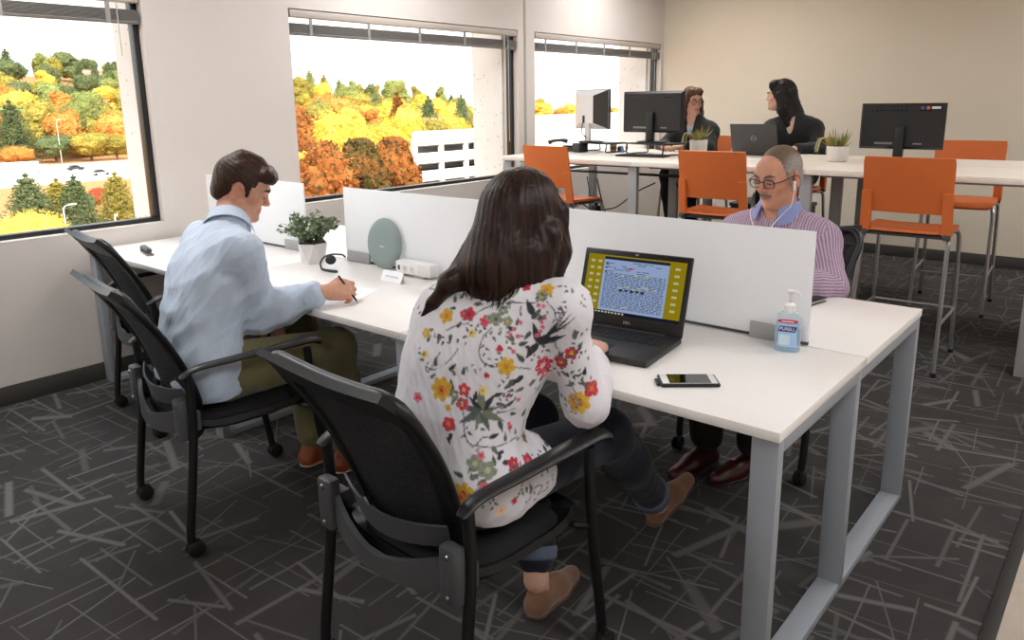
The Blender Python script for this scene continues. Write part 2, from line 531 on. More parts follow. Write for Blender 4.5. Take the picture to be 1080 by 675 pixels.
for i, (y0, y1) in enumerate(WINS):
    fx0, fx1 = WX - .115, WX - .055
    f = MB(); t = .032
    f.box((fx0, y0, WZ0), (fx1, y1, WZ0 + t), .003).box((fx0, y0, WZ1 - t), (fx1, y1, WZ1), .003)
    f.box((fx0, y0, WZ0 + t), (fx1, y0 + t, WZ1 - t), .003).box((fx0, y1 - t, WZ0 + t), (fx1, y1, WZ1 - t), .003)
    fo = struct('window_%d' % (i + 1), f, black_frame_m)
    part('glass', MB().box((WX - .088, y0 + t, WZ0 + t), (WX - .082, y1 - t, WZ1 - t)), glass_m, fo)
    bead = MB()
    bead.box((WX - .055, y0, WZ0), (WX, y1, WZ0 + .008), .002)
    part('sill', bead, sill_m, fo)
    py = y1 + (.06 if i == 0 else -.02)
    struct('pillar_%d' % (i + 1), MB().box((WO - .36, py, -3), (WO, py + (.8 if i == 0 else .22), 4), .012), conc_m)
    b = thing('window_blind', wlab[i], 'blind', (WX - .03, (y0 + y1) / 2, 2.04), group=None)
    hw = (y1 - y0) / 2 - .012
    part('headrail', MB().box((-.022, -hw, -.022), (.028, hw, .024), .004), rail_m, b)
    s = MB(); z = -.058
    k = 0
    while z > -.112:
        s.box((-.02, -hw, z - .0042), (.02, hw, z), .0012, seg=1); z -= .0056; k += 1
    s.box((-.02, -hw, z - .016), (.02, hw, z), .003)
    part('slat_stack', s, blind_m, b)
    for q in range(5):
        yy = -hw * .86 + q * hw * .43
        part('ladder_cord', MB().box((.0195, yy - .012, -.135), (.0235, yy + .012, -.02)), cord_m, b)
    part('end_cap', MB().box((-.024, -hw - .008, -.024), (.03, -hw, .026), .002), M('blind_cap', (60, 58, 52), .5), b)
    part('tilt_wand', MB().tube([(.03, hw - .12, -.02), (.032, hw - .12, -.9 if i else -.3)], .003, 6), M('clear_wand', (190, 190, 186), .3), b)

# ------------------------------------------------------------------ unseen ceiling panels, added and spaced to set wall and desk brightness
lamp_m = emis('lamp_diffuser', (252, 252, 254), 15)
fix_m = M('lamp_housing', (235, 235, 232), .5)
li = 0
places = ['over the left desks', 'over the near desks', 'over the stone floor', 'over the desk row', 'over the right end of the desks', 'beside the stone floor']
for iy, yy in enumerate((-1.6, 1.2, 3.7, 6.3)):
    for ix, xx in enumerate((-3.35, .8)):
        t = thing('unseen_ceiling_light', 'unseen ceiling panel added for light, %s of its row, %s' % (('window side', 'stone floor side')[ix], ('behind the camera', 'over the desks', 'over the high table', 'by the back wall')[iy]), 'light', (xx, yy, CZ), group='unseen ceiling panels added for light')
        f = MB(); a, b = .6, .3
        f.box((-a - .03, -b - .03, -.012), (a + .03, -b, 0)).box((-a - .03, b, -.012), (a + .03, b + .03, 0)).box((-a - .03, -b, -.012), (-a, b, 0)).box((a, -b, -.012), (a + .03, b, 0))
        part('housing', f, fix_m, t)
        part('diffuser', MB().box((-a, -b, -.008), (a, b, -.002)), lamp_m, t)

# ------------------------------------------------------------------ sky and sun
wd = bpy.data.worlds.new('sky'); SC.world = wd; wd.use_nodes = True
nt = wd.node_tree; nt.nodes.clear()
wo = nt.nodes.new('ShaderNodeOutputWorld'); bg = nt.nodes.new('ShaderNodeBackground')
tc = nt.nodes.new('ShaderNodeTexCoord'); sx = nt.nodes.new('ShaderNodeSeparateXYZ'); cr = nt.nodes.new('ShaderNodeValToRGB')
nt.links.new(tc.outputs['Generated'], sx.inputs[0]); nt.links.new(sx.outputs[2], cr.inputs[0]); nt.links.new(cr.outputs[0], bg.inputs[0])
cr.color_ramp.elements[0].color = (1, .985, .96, 1); cr.color_ramp.elements[1].color = (.72, .85, 1, 1); cr.color_ramp.elements[1].position = .8
bg.inputs[1].default_value = 2.1
nt.links.new(bg.outputs[0], wo.inputs[0])
sl = bpy.data.lights.new('sun', 'SUN'); sl.energy = 7.0; sl.angle = R(1); sl.color = (1, .93, .82)
so = bpy.data.objects.new('sun', sl); COL.objects.link(so)
so.rotation_euler = Vector((-.72, .28, -.62)).to_track_quat('-Z', 'Y').to_euler(); so.location = (20, -10, 20)

# ------------------------------------------------------------------ outside: ground, road, garage, trees
def ss(a, b, x):
    t = min(1, max(0, (x - a) / (b - a))); return t * t * (3 - 2 * t)
def terrain(x, y):
    d = -x
    ridge = 25 - (y - 255) * .062
    ridge = max(-16, min(30, ridge))
    h = -16 + (ridge + 16) * ss(285, 720, d)
    if d > 720: h += (d - 720) * .004
    return h + (1.2 * math.sin(x * .031 + y * .017) + .8 * math.sin(y * .047 - x * .02)) * ss(290, 360, d)
def make_ground():
    m = bpy.data.materials.new('dry_ground'); t = NT(m)
    n = t.noise(.03, 5, .6); n2 = t.noise(.4, 4, .6)
    c = t.mix(n, lin((200, 128, 76)), lin((166, 124, 70))); c = t.mix(t.math('MULTIPLY', n2, .6), c, lin((206, 160, 96)))
    p = t.bsdf(Roughness=1); t.link(c, p.inputs['Base Color']); t.finish(p.outputs[0]); return m
g = bmesh.new(); xs = [-8, -40, -80, -120, -160, -200, -240, -280] + [-280 - 20 * i for i in range(1, 30)] + [-1000, -1300]; ys = [-300 + 25 * i for i in range(70)]
gv = [[g.verts.new((x, y, terrain(x, y))) for y in ys] for x in xs]
for i in range(len(xs) - 1):
    for j in range(len(ys) - 1): g.faces.new((gv[i][j], gv[i][j + 1], gv[i + 1][j + 1], gv[i + 1][j]))
q = MB(); q.bm.free(); q.bm = g
struct('terrain', q, make_ground(), smooth=80)
road_m = M('pale_road_concrete', (238, 234, 228), .9, var=.03, vscale=.2)
struct('road', MB().box((-246, -300, -16), (-200, 1300, -15.9)), road_m)
struct('kerb', MB().box((-248, -300, -16), (-246.5, 1300, -14.6)).box((-224, -300, -15.9), (-223.4, 1300, -14.9)).box((-199.6, -300, -16), (-199, 1300, -15.1)), M('road_barrier', (226, 218, 206), .9))
# cars on the road
def car(x, y, rgb, label, L=4.5, H=1.45, box=False):
    t = thing('truck' if box else 'car', label, 'truck' if box else 'car', (x, y, -15.9))
    b = MB()
    if box:
        b.box((-1.2, -L / 2, .9), (1.2, L / 2 - 2.2, H), .05); part('cargo_box', b, M('car_%d' % rgb[0], rgb, .3), t)
        part('cab', MB().box((-1.1, L / 2 - 2.1, .5), (1.1, L / 2, 2.5), .2), M('cab_white', (225, 225, 225), .3), t)
    else:
        b.box((-.88, -L / 2, .3), (.88, L / 2, .85), .15); part('body', b, M('car_%d' % rgb[0], rgb, .3), t)
        c = MB(); c.poly([(-.75, -L * .36, .84), (-.75, L * .28, .84), (-.75, L * .1, H), (-.75, -L * .28, H)], 1.5, (1, 0, 0)); part('cabin', c, M('car_glass', (40, 46, 52), .1), t)
    for sx_ in (-.8, .8):
        for yy in (-L * .32, L * .32):
            part('wheel', MB().lathe([(.001, -.1), (.32, -.1), (.33, 0), (.32, .1), (.001, .1)], (sx_, yy, .33), 14, (1, 0, 0)), M('tyre', (20, 20, 20), .8), t)
car(-238, 89, (52, 56, 66), 'dark car on the pale road beyond the left window')
car(-232, 74, (236, 236, 236), 'long white truck on the pale road beyond the left window', 11, 3.6, True)
car(-214, 86, (190, 188, 186), 'light grey car on the pale road beyond the left window')

# parking garage
gm = M('garage_white_concrete', (236, 232, 226), .9, var=.02, vscale=.4)
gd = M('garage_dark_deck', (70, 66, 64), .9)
gar = thing('parking_garage', 'white open parking garage with long dark slots between its decks', 'garage', (-95, 88, -16))
top = 12.3; fh = 3.0
SK = 13.0     # the end wall runs back at a slant
b = MB(); b.box((-14, SK, 0), (-13.6, 150, top)); b.box((-13.6, 149.6, 0), (0, 150, top))
for k in range(5):
    z1 = top - k * fh
    if z1 - 1.9 > 0:
        b.box((-.35, 0, z1 - 1.75), (0, 150, z1), .03)
        b.poly([(-.36, .02, z1 - 1.75), (-.36, .40, z1 - 1.75), (-13.6, SK + .38, z1 - 1.75), (-14, SK, z1 - 1.75)], 1.75, (0, 0, 1))
part('parapet', b, gm, gar)
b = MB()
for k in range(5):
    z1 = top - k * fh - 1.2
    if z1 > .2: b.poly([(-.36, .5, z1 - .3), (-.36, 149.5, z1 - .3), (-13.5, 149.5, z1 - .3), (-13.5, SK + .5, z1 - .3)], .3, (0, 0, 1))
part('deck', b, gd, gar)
b = MB()
for k in range(5):
    z1 = top - k * fh - 1.92
    if z1 > 0: b.box((-.28, .4, z1), (-.2, 149, z1 + .09))
part('cable_rail', b, M('garage_rail', (150, 146, 142), .6), gar)
for k in range(24):
    part('column', MB().box((-.6, k * 6.2 + .02, 0), (-.02, k * 6.2 + .95, top - .5), .03), gm, gar)
st = MB(); st.box((-12.5, 31, 0), (.3, 150, top + 2.3)); part('upper_level', st, gm, gar)

def leaf_mat(name, a, b, c):
    m = bpy.data.materials.new(name); t = NT(m)
    oi = t.add('ObjectInfo')
    n = t.noise(7, 4, .7)
    mr = t.add('MapRange'); mr.inputs[1].default_value = .36; mr.inputs[2].default_value = .64; t.link(n, mr.inputs[0])
    x = t.mix(mr.outputs[0], lin(a), lin(b))
    n2 = t.noise(23, 2, .6); mr2 = t.add('MapRange'); mr2.inputs[1].default_value = .5; mr2.inputs[2].default_value = .66; t.link(n2, mr2.inputs[0])
    x = t.mix(mr2.outputs[0], x, lin(c))
    v = t.math('MULTIPLY_ADD', oi.outputs['Random'], .4, .95)
    s = t.add('VectorMath', operation='SCALE'); t.link(x, s.inputs[0]); t.link(v, s.inputs['Scale'])
    d = t.add('BsdfDiffuse'); t.link(s.outputs[0], d.inputs[0])
    tr = t.add('BsdfTranslucent'); t.link(s.outputs[0], tr.inputs[0])
    mx = t.add('MixShader'); mx.inputs[0].default_value = .3; t.link(d.outputs[0], mx.inputs[1]); t.link(tr.outputs[0], mx.inputs[2])
    t.finish(mx.outputs[0]); return m
LEAF = {
    'yellow': leaf_mat('leaves_yellow', (222, 186, 70), (236, 210, 104), (190, 164, 78)),
    'orange': leaf_mat('leaves_orange', (206, 136, 66), (228, 172, 92), (168, 124, 70)),
    'green': leaf_mat('leaves_green', (112, 124, 70), (150, 158, 92), (176, 170, 104)),
    'dark': leaf_mat('leaves_dark', (76, 92, 66), (108, 120, 80), (136, 136, 88)),
    'olive': leaf_mat('leaves_olive', (150, 140, 66), (190, 172, 86), (120, 112, 60)),
    'rust': leaf_mat('leaves_rust', (140, 86, 48), (182, 116, 62), (78, 72, 46)),
    'rustdark': leaf_mat('leaves_rust_green', (84, 88, 52), (158, 106, 60), (70, 76, 50)),
    'red': leaf_mat('leaves_red', (170, 66, 54), (206, 104, 70), (130, 90, 60)),
}
bark_m = M('bark', (98, 78, 62), .9)
from mathutils import noise as mnoise
def crown_mesh(kind, seed, leaves, ls=1.0):
    rnd = random.Random(seed); bm = bmesh.new()
    def blob(c, r, sub=2, sc=(1, 1, 1)):
        rr = bmesh.ops.create_icosphere(bm, subdivisions=sub, radius=1)
        for v in rr['verts']:
            n = mnoise.noise(v.co * 2.1 + Vector((seed, c[0] * 9, c[2] * 7))) * .35 + mnoise.noise(v.co * 5.3 + Vector((c[2] * 9, seed, 1))) * .18
            p = v.co * (r * (1 + n)); v.co = Vector((p.x * sc[0], p.y * sc[1], p.z * sc[2])) + Vector(c)
    pts = []
    if kind == 'conifer':
        n = 11
        for i in range(n):
            t = i / (n - 1); z = .12 + .84 * t; r = (.30 * (1 - t) ** .8 + .02)
            m = 13
            vs = [bm.verts.new((0, 0, z + .10 + .03 * (1 - t)))]
            ring = []
            for k in range(m):
                th = 2 * PI * (k + .37 * i) / m; rr_ = r * (1.08 if k % 2 else .6) * rnd.uniform(.8, 1.15)
                ring.append(bm.verts.new((rr_ * math.cos(th), rr_ * math.sin(th), z - .05 * rnd.uniform(.4, 1.5) * (1 if k % 2 else .2))))
                pts.append((Vector((rr_ * math.cos(th), rr_ * math.sin(th), z)) * 1, r * .35))
            for k in range(m): bm.faces.new((vs[0], ring[k], ring[(k + 1) % m]))
    else:
        nb = 9 if kind == 'round' else 7
        for i in range(nb):
            th = 2 * PI * i / nb + rnd.uniform(-.3, .3)
            if kind == 'round': c = (.22 * math.cos(th) * rnd.uniform(.5, 1), .22 * math.sin(th) * rnd.uniform(.5, 1), rnd.uniform(.36, .82)); r = rnd.uniform(.15, .24)
            elif kind in ('tall', 'cypress'): c = (.12 * math.cos(th), .12 * math.sin(th), .22 + .66 * i / nb); r = .2 * (1 - .45 * i / nb) * rnd.uniform(.8, 1.15)
            else: c = (.5 * math.cos(th) * rnd.uniform(.4, 1), .5 * math.sin(th) * rnd.uniform(.4, 1), rnd.uniform(.3, .62)); r = rnd.uniform(.25, .36)
            blob(c, r); pts.append((Vector(c), r))
        if kind == 'cypress':
            for j in range(70):
                t = rnd.random() ** .8; th = rnd.uniform(0, 6.28); r0 = .20 * (1 - t ** 3) + .03; c = (r0 * math.cos(th), r0 * math.sin(th), .08 + .84 * t); r = rnd.uniform(.05, .085); blob(c, r, 2, (1, 1, 1.2)); pts.append((Vector(c), r))
            blob((0, 0, .42), .15, 2, (1, 1, 2.4))
        if kind == 'round': blob((0, 0, .62), .27); pts.append((Vector((0, 0, .62)), .27))
        if kind == 'tall': blob((0, 0, .45), .2); pts.append((Vector((0, 0, .45)), .2))
        if kind == 'bush': blob((0, 0, .42), .42); pts.append((Vector((0, 0, .42)), .42))
    for i in range(leaves):
        c, r = pts[rnd.randrange(len(pts))]
        d = Vector((rnd.gauss(0, 1), rnd.gauss(0, 1), rnd.gauss(.25, 1))).normalized()
        p = c + d * r * rnd.uniform(.9, 1.28)
        s = rnd.uniform(.014, .034) * ls
        a = Vector((rnd.gauss(0, 1), rnd.gauss(0, 1), rnd.gauss(0, 1))).normalized(); b = d.cross(a)
        if b.length < .1: continue
        b.normalize(); a = (a * .7 + d * .5).normalized()
        bm.faces.new([bm.verts.new(p + a * s * 1.4), bm.verts.new(p + b * s * .7), bm.verts.new(p - a * s * 1.2), bm.verts.new(p - b * s * .7)])
    me = bpy.data.meshes.new(kind + '_crown'); 
    for f in bm.faces: f.smooth = False
    bm.to_mesh(me); bm.free(); me.materials.append(LEAF['green']); return me
CROWN = {k: [crown_mesh(k, s, 1500, .9) for s in (1, 2, 3)] for k in ('round', 'tall', 'bush', 'conifer')}
CROWN_NEAR = {k: [crown_mesh(k, s + 10, 16000 if k == 'cypress' else 7000, .5 if k == 'cypress' else .55) for s in (1, 2)] for k in ('round', 'tall', 'bush', 'conifer', 'cypress')}
tb = MB(); tb.tube([(0, 0, 0), (.01, 0, .3), (0, .01, .7)], [.035, .026, .012], 8)
TRUNK = tb.mesh('trunk'); TRUNK.materials.append(bark_m)
KN = {'round': 'broadleaf_tree', 'tall': 'tall_tree', 'bush': 'shrub', 'conifer': 'conifer_tree', 'cypress': 'conifer_tree'}
TREES = []
def tree(yaw, D, h, kind, col, near=False, label=None, wide=1.0, group=None, topz=None):
    x = D * math.sin(R(yaw)); y = D * math.cos(R(yaw)); z = terrain(x, y)
    if topz is not None: h = topz - z
    me = random.choice((CROWN_NEAR if near else CROWN)[kind])
    rz = random.uniform(0, 6.28)
    def setm(o):
        o.material_slots[0].link = 'OBJECT'; o.material_slots[0].material = LEAF[col]
    if near:
        t = thing(KN[kind], label, 'shrub' if kind == 'bush' else 'tree', (x, y, z), rz, group); t.scale = (h * wide, h * wide, h)
        c = bpy.data.objects.new('crown', me); COL.objects.link(c); c.parent = t; setm(c)
        k = bpy.data.objects.new('trunk', TRUNK); COL.objects.link(k); k.parent = t
        return t
    o = bpy.data.objects.new(KN[kind], me); COL.objects.link(o)
    o.location = (x, y, z - .04 * h); o.rotation_euler = (0, 0, rz); o.scale = (h * wide, h * wide, h); setm(o)
    tag(o, label, 'shrub' if kind == 'bush' else 'tree', group)
    return o
CN = {'yellow': 'yellow', 'orange': 'orange', 'green': 'mid green', 'dark': 'dark green', 'olive': 'olive', 'rust': 'rust brown', 'red': 'reddish'}
KL = {'round': 'rounded broadleaf tree', 'tall': 'tall narrow tree', 'bush': 'low spreading shrub', 'conifer': 'pointed conifer'}
rt = random.Random(21); PLACED = []
def scatter(n, y0, y1, d0, d1, hs, cols, kinds, where, xmin=0, xmax=1e9):
    k = 0; tries = 0
    while k < n and tries < n * 60:
        tries += 1
        yaw = rt.uniform(y0, y1); t = rt.random() ** 1.25; D = d0 + (d1 - d0) * t
        x = -D * math.sin(R(yaw)); yy = D * math.cos(R(yaw))
        if 196 < x < 288: continue
        if 80 < x < 136 and 78 < yy < 250: continue
        col = rt.choice(cols); kind = rt.choice(kinds)
        h = rt.uniform(*hs) * (1 if kind != 'bush' else .55)
        if any((x - a) ** 2 + (yy - b) ** 2 < (.27 * (h + c)) ** 2 for a, b, c in PLACED): continue
        PLACED.append((x, yy, h))
        tree(yaw, D, h, kind, col, False, '%s %s on the %s' % (CN[col], KL[kind], where), rt.uniform(.85, 1.35) * (1.0 if kind != 'conifer' else .9), '%s %ss on the %s' % (CN[col], KL[kind], where))
        k += 1
scatter(78, -76, -64.5, 290, 560, (13, 21), ['olive', 'orange', 'yellow', 'green', 'dark', 'olive', 'orange', 'green'], ['round', 'round', 'bush', 'round', 'tall'], 'hillside past the left window')
scatter(34, -76, -64.5, 560, 730, (13, 22), ['dark', 'green', 'olive', 'dark'], ['round', 'tall', 'round', 'conifer'], 'ridge past the left window')
scatter(30, -58, -41, 300, 430, (14, 20), ['yellow', 'orange', 'yellow', 'olive', 'green'], ['round', 'round', 'bush', 'tall'], 'lower slope past the middle window')
scatter(40, -58, -41, 430, 620, (13, 20), ['yellow', 'olive', 'orange', 'green', 'olive', 'yellow'], ['round', 'round', 'tall'], 'slope past the middle window')
scatter(26, -58, -41, 620, 760, (14, 24), ['green', 'dark', 'olive', 'green'], ['round', 'conifer', 'tall'], 'ridge past the middle window')
scatter(40, -40, -30, 330, 700, (10, 17), ['yellow', 'orange', 'yellow', 'olive'], ['round', 'round', 'bush'], 'far flat past the corner window')
# nearer trees, one by one: yaw, distance, top elevation in degrees, kind, colour, width, label
for yaw, D, el, kind, col, wide, lab in [
    (-53.6, 80, -2.35, 'cypress', 'rust', .86, 'bushy rust brown conifer outside, first of the three by the garage'),
    (-51.15, 82, -2.3, 'cypress', 'rustdark', .80, 'bushy dark brown-green conifer outside, middle one of the three by the garage'),
    (-48.75, 86, -2.25, 'cypress', 'rust', .82, 'bushy rust brown conifer outside, nearest of the three to the garage'),
    (-55.6, 98, -2.7, 'tall', 'yellow', .75, 'bright yellow tree showing behind the rust conifers at the window edge'),
    (-52.3, 150, -.9, 'round', 'yellow', .9, 'bright yellow round tree standing above the three rust conifers'),
    (-50.2, 165, -1.3, 'round', 'yellow', .9, 'pale yellow round tree behind the middle dark conifer'),
    (-55.0, 170, -.2, 'round', 'rust', .9, 'large brown tree high behind the conifers at the window edge'),
    (-48.2, 175, -.6, 'round', 'yellow', .8, 'yellow tree just above the corner of the white garage'),
    (-46.5, 185, -.9, 'round', 'olive', .9, 'olive yellow tree above the white garage roof'),
    (-44.3, 190, -.8, 'round', 'yellow', .8, 'yellow tree behind the garage next to the concrete fin'),
    (-48.2, 300, .85, 'conifer', 'rust', .55, 'tall lone brown conifer rising above the yellow trees'),
    (-46.0, 330, .6, 'conifer', 'dark', .7, 'tall dark conifer on the slope over the garage'),
    (-43.6, 340, .65, 'conifer', 'dark', .6, 'tall grey-green conifer on the slope beside the concrete fin'),
    (-72.7, 100, -6.1, 'bush', 'yellow', .85, 'big yellow-green rounded shrub at the bottom of the left window'),
    (-71.6, 112, -6.6, 'bush', 'olive', .8, 'yellow shrub against the sill of the left window'),
    (-72.3, 122, -3.9, 'conifer', 'dark', 1.0, 'dark layered conifer at the left edge below the road'),
    (-70.7, 124, -4.3, 'conifer', 'olive', .95, 'layered conifer before the road, second from the left edge'),
    (-69.7, 121, -4.2, 'conifer', 'dark', .95, 'layered dark conifer before the road beside the red shrubs'),
    (-67.3, 123, -4.1, 'conifer', 'olive', .95, 'layered conifer before the road next to the concrete fin'),
    (-71.4, 140, -5.0, 'bush', 'dark', .75, 'dark green shrub mass between the two left conifers'),
    (-70.2, 138, -5.4, 'bush', 'green', .75, 'green shrub mass under the conifers behind the street lamp'),
    (-69.2, 150, -5.3, 'bush', 'dark', .6, 'dark shrub on the slope right of the street lamp'),
    (-68.4, 160, -5.0, 'bush', 'red', .7, 'red shrub on the orange bank below the road'),
    (-68.0, 130, -6.2, 'bush', 'yellow', .5, 'yellow shrub on the orange bank near the sill'),
    (-66.9, 128, -5.6, 'bush', 'yellow', .6, 'bright yellow shrub against the concrete fin at the left window'),
    (-72.6, 300, .6, 'conifer', 'dark', .8, 'very tall dark conifer at the left edge of the left window'),
    (-70.5, 296, -1.6, 'round', 'dark', 1.3, 'dark green round tree just above the road'),
    (-68.5, 296, -1.5, 'round', 'olive', 1.3, 'olive round tree just above the road'),
    (-67.0, 298, -1.7, 'round', 'olive', 1.2, 'olive round tree above the road next to the concrete fin'),
    (-72.6, 296, -2.1, 'bush', 'orange', 1.1, 'orange shrub above the road at the left edge'),
]:
    tree(yaw, D, 0, kind, col, True, lab, wide * 1.15, None, CAMZ + D * math.tan(R(el)))
def street_lamp(yaw, D, ztop, ang, label):
    x = D * math.sin(R(yaw)); y = D * math.cos(R(yaw)); z = terrain(x, y)
    t = thing('street_lamp', label, 'street lamp', (x, y, z), ang); h = ztop - z
    sm = M('lamp_pole_grey', (214, 208, 200), .5)
    part('pole', MB().tube([(0, 0, 0), (0, 0, h * .92), (0, .25, h * .98), (0, .8, h)], [.14, .1, .07, .06], 8), sm, t)
    part('lamp_head', MB().box((-.18, .7, h - .1), (.18, 1.7, h + .1), .05), sm, t)
street_lamp(-70.5, 110, -10.3, R(10), 'pale street lamp on the slope beyond the left window')
street_lamp(-67.6, 108, -11.9, R(60), 'pale street lamp arm low against the concrete fin')
street_lamp(-70.2, 292, -2.0, R(0), 'thin far street lamp above the road among the trees')
# two small houses on the far slope
def house(yaw, D, w_, h_, rgb, label):
    x = D * math.sin(R(yaw)); y = D * math.cos(R(yaw)); z = terrain(x, y)
    t = thing('house', label, 'house', (x, y, z - .5), R(-yaw)); b = MB(); b.box((-w_, -w_ * .7, 0), (w_, w_ * .7, h_ + .5)); part('wall', b, M('house_wall_%d' % rgb[0], rgb, .9), t)
    r_ = MB(); r_.poly([(-w_ * 1.1, -w_ * .8, h_ + .5), (-w_ * 1.1, w_ * .8, h_ + .5), (-w_ * 1.1, 0, h_ + .5 + w_ * .45)], w_ * 2.2, (1, 0, 0)); part('roof', r_, M('house_roof', (176, 140, 116), .9), t)
    for k in (-.5, .3): part('window', MB().box((w_ * k, -w_ * .72, 1.6), (w_ * (k + .25), -w_ * .69, 2.8)), M('house_glass', (60, 64, 70), .2), t)
house(-45.9, 300, 7, 9, (226, 214, 200), 'pale house with tan roof among yellow trees over the garage')
house(-67.6, 640, 9, 9, (232, 224, 214), 'small white house near the ridge past the left window')
house(-68.2, 430, 7, 10, (234, 228, 220), 'small white house halfway up the hillside past the left window')
# ------------------------------------------------------------------ shared object materials
lam_m = M('white_laminate', (240, 236, 232), .38, var=.012, vscale=3, stretch=(1, 6, 1))
lamw_m = M('pale_wood_laminate', (236, 227, 214), .45, var=.03, vscale=4, stretch=(1, 9, 1))
edge_m = M('pale_edge_band', (214, 203, 190), .5)
leg_m = M('grey_powder_coat', (150, 155, 161), .45, spec=.4)
legw_m = M('warm_grey_powder_coat', (158, 157, 155), .45)
legd_m = M('dark_grey_powder_coat', (122, 124, 126), .45)
blackp_m = M('black_plastic', (17, 17, 18), .42, bump=.05, bscale=500, bdist=.0006)
blackf_m = M('black_fabric', (13, 13, 14), .9, var=.15, vscale=300, bump=.25, bscale=700, bdist=.0015)
greyp_m = M('grey_plastic', (74, 75, 77), .5)
steel_m = M('screw_steel', (150, 150, 152), .3, 1)
silver_m = M('silver_tube', (168, 168, 170), .32, .85)
rub_m = M('rubber_black', (14, 14, 14), .7)
orange_m = M('orange_plastic', (218, 114, 56), .42, var=.03, vscale=3, spec=.4)
frost_m = bpy.data.materials.new('frosted_glass'); MATS['frosted_glass'] = frost_m
_t = NT(frost_m)
_d = _t.bsdf(Roughness=.45); _d.inputs['Base Color'].default_value = lin((250, 249, 249)); _d.inputs['Specular IOR Level'].default_value = .3
_tr = _t.add('BsdfTranslucent'); _tr.inputs[0].default_value = lin((246, 250, 252))
_tp = _t.add('BsdfTransparent'); _tp.inputs[0].default_value = (.95, .97, .97, 1)
_m1 = _t.add('MixShader'); _m1.inputs[0].default_value = .42; _t.link(_d.outputs[0], _m1.inputs[1]); _t.link(_tr.outputs[0], _m1.inputs[2])
_m2 = _t.add('MixShader'); _m2.inputs[0].default_value = .05; _t.link(_m1.outputs[0], _m2.inputs[1]); _t.link(_tp.outputs[0], _m2.inputs[2])
_t.finish(_m2.outputs[0])

# ------------------------------------------------------------------ low bench desk
DX = [-.57, -1.84, -3.11, -4.30]
bench = thing('bench_desk', 'long white bench desk with six tops and grey loop legs', 'desk', (-2.4, 2.275, 0))
def P(v): return (v[0] + 2.4, v[1] - 2.275, v[2])
for i in range(3):
    for (y0, y1) in ((1.61, 2.271), (2.281, 2.942)):
        mb = MB(); mb.box(P((DX[i + 1] + .0015, y0, .709)), P((DX[i] - .0015, y1, .735)), .0025)
        part('desktop', mb, lam_m, bench)
for a, b in ((DX[1], DX[0]), (DX[2], DX[1]), (DX[3], DX[2])):
    for y in (1.80, 2.75): part('support_rail', MB().box(P((a + .05, y - .02, .669)), P((b - .05, y + .02, .706)), .003), legd_m, bench)
mb = MB(); mb.box(P((DX[3] + .1, 2.22, .60)), P((DX[0] - .12, 2.33, .612)), .004).box(P((DX[3] + .1, 2.216, .60)), P((DX[0] - .12, 2.222, .66))).box(P((DX[3] + .1, 2.328, .60)), P((DX[0] - .12, 2.334, .66)))
part('cable_tray', mb, legd_m, bench)
for i, x in enumerate(DX):
    x1 = x - .004 if i == 0 else x + .033; x0 = x1 - .066
    if i == 3: x0, x1 = x, x + .066
    for (ya, yb) in ((1.617, 2.245), (2.245, 2.935)):
        mb = MB()
        off = -.0
        if ya < 2: us = ((ya, ya + .034), (yb - .040, yb)); 
        else: us = ((yb - .036, yb),)
        for u0, u1 in us: mb.box(P((x0, u0, .0)), P((x1, u1, .709)), .0035)
        mb.box(P((x0, ya + (.034 if ya < 2 else 0), 0)), P((x1, yb - .036, .028)), .0035)
        mb.box(P((x0, ya + (.034 if ya < 2 else 0), .672)), P((x1, yb - .036, .709)), .0035)
        part('leg_frame', mb, leg_m, bench)
# dividers
def divider(x0, x1, label):
    t = thing('desk_divider', label, 'divider', ((x0 + x1) / 2, 2.276, .735)); h = (x1 - x0) / 2
    part('pane', MB().box((-h, -.005, .012), (h, .005, .352), .002), frost_m, t)
    for s in (-1, 1):
        c = s * (h - .10)
        part('clamp', MB().box((c - .08, -.017, .0), (c + .08, -.005, .052), .003).box((c - .08, .005, .0), (c + .08, .017, .052), .003), M('clamp_grey', (168, 167, 166), .45, .3), t)
    part('bottom_gasket', MB().box((-h, -.004, .003), (h, .004, .013)), M('gasket', (60, 62, 62), .6), t)
divider(-1.70, -.742, 'frosted desk divider behind the open black laptop, the right-hand one')
divider(-2.955, -2.0, 'frosted desk divider with the grey-green disc and power module in front')
divider(-4.22, -3.275, 'frosted desk divider nearest the windows, beyond the young man in blue')

# ------------------------------------------------------------------ high table
HX = [-4.02, -2.83, -1.62, -.41, .80]
HZ = 1.055
high = thing('high_table', 'long standing-height pale table with thick white edge in front of the back wall', 'table', (-2.0, 5.31, 0))
def Q(v): return (v[0] + 2.0, v[1] - 5.31, v[2])
for i in range(4):
    for (y0, y1) in ((4.67, 5.306), (5.314, 5.95)):
        part('tabletop', MB().box(Q((HX[i] + .001, y0, HZ - .034)), Q((HX[i + 1] - .001, y1, HZ)), .003), lamw_m, high)
for i, x in enumerate(HX):
    x0 = x - .035 if 0 < i < 4 else (x + .01 if i == 0 else x - .08); x1 = x0 + .07
    mb = MB()
    for y in (4.695, 5.29, 5.885): mb.box(Q((x0, y, 0)), Q((x1, y + .04, HZ - .034)), .003)
    mb.box(Q((x0, 4.735, 0)), Q((x1, 5.885, .028)), .003)
    part('leg_frame', mb, legw_m, high)
for a, b in zip(HX[:-1], HX[1:]):
    for y in (4.86, 5.76): part('support_rail', MB().box(Q((a + .05, y - .02, HZ - .06)), Q((b - .05, y + .02, HZ - .034)), .003), legw_m, high)
part('cable_tray', MB().box(Q((-3.9, 5.17, .905)), Q((-2.7, 5.25, .918)), .003), blackp_m, high)

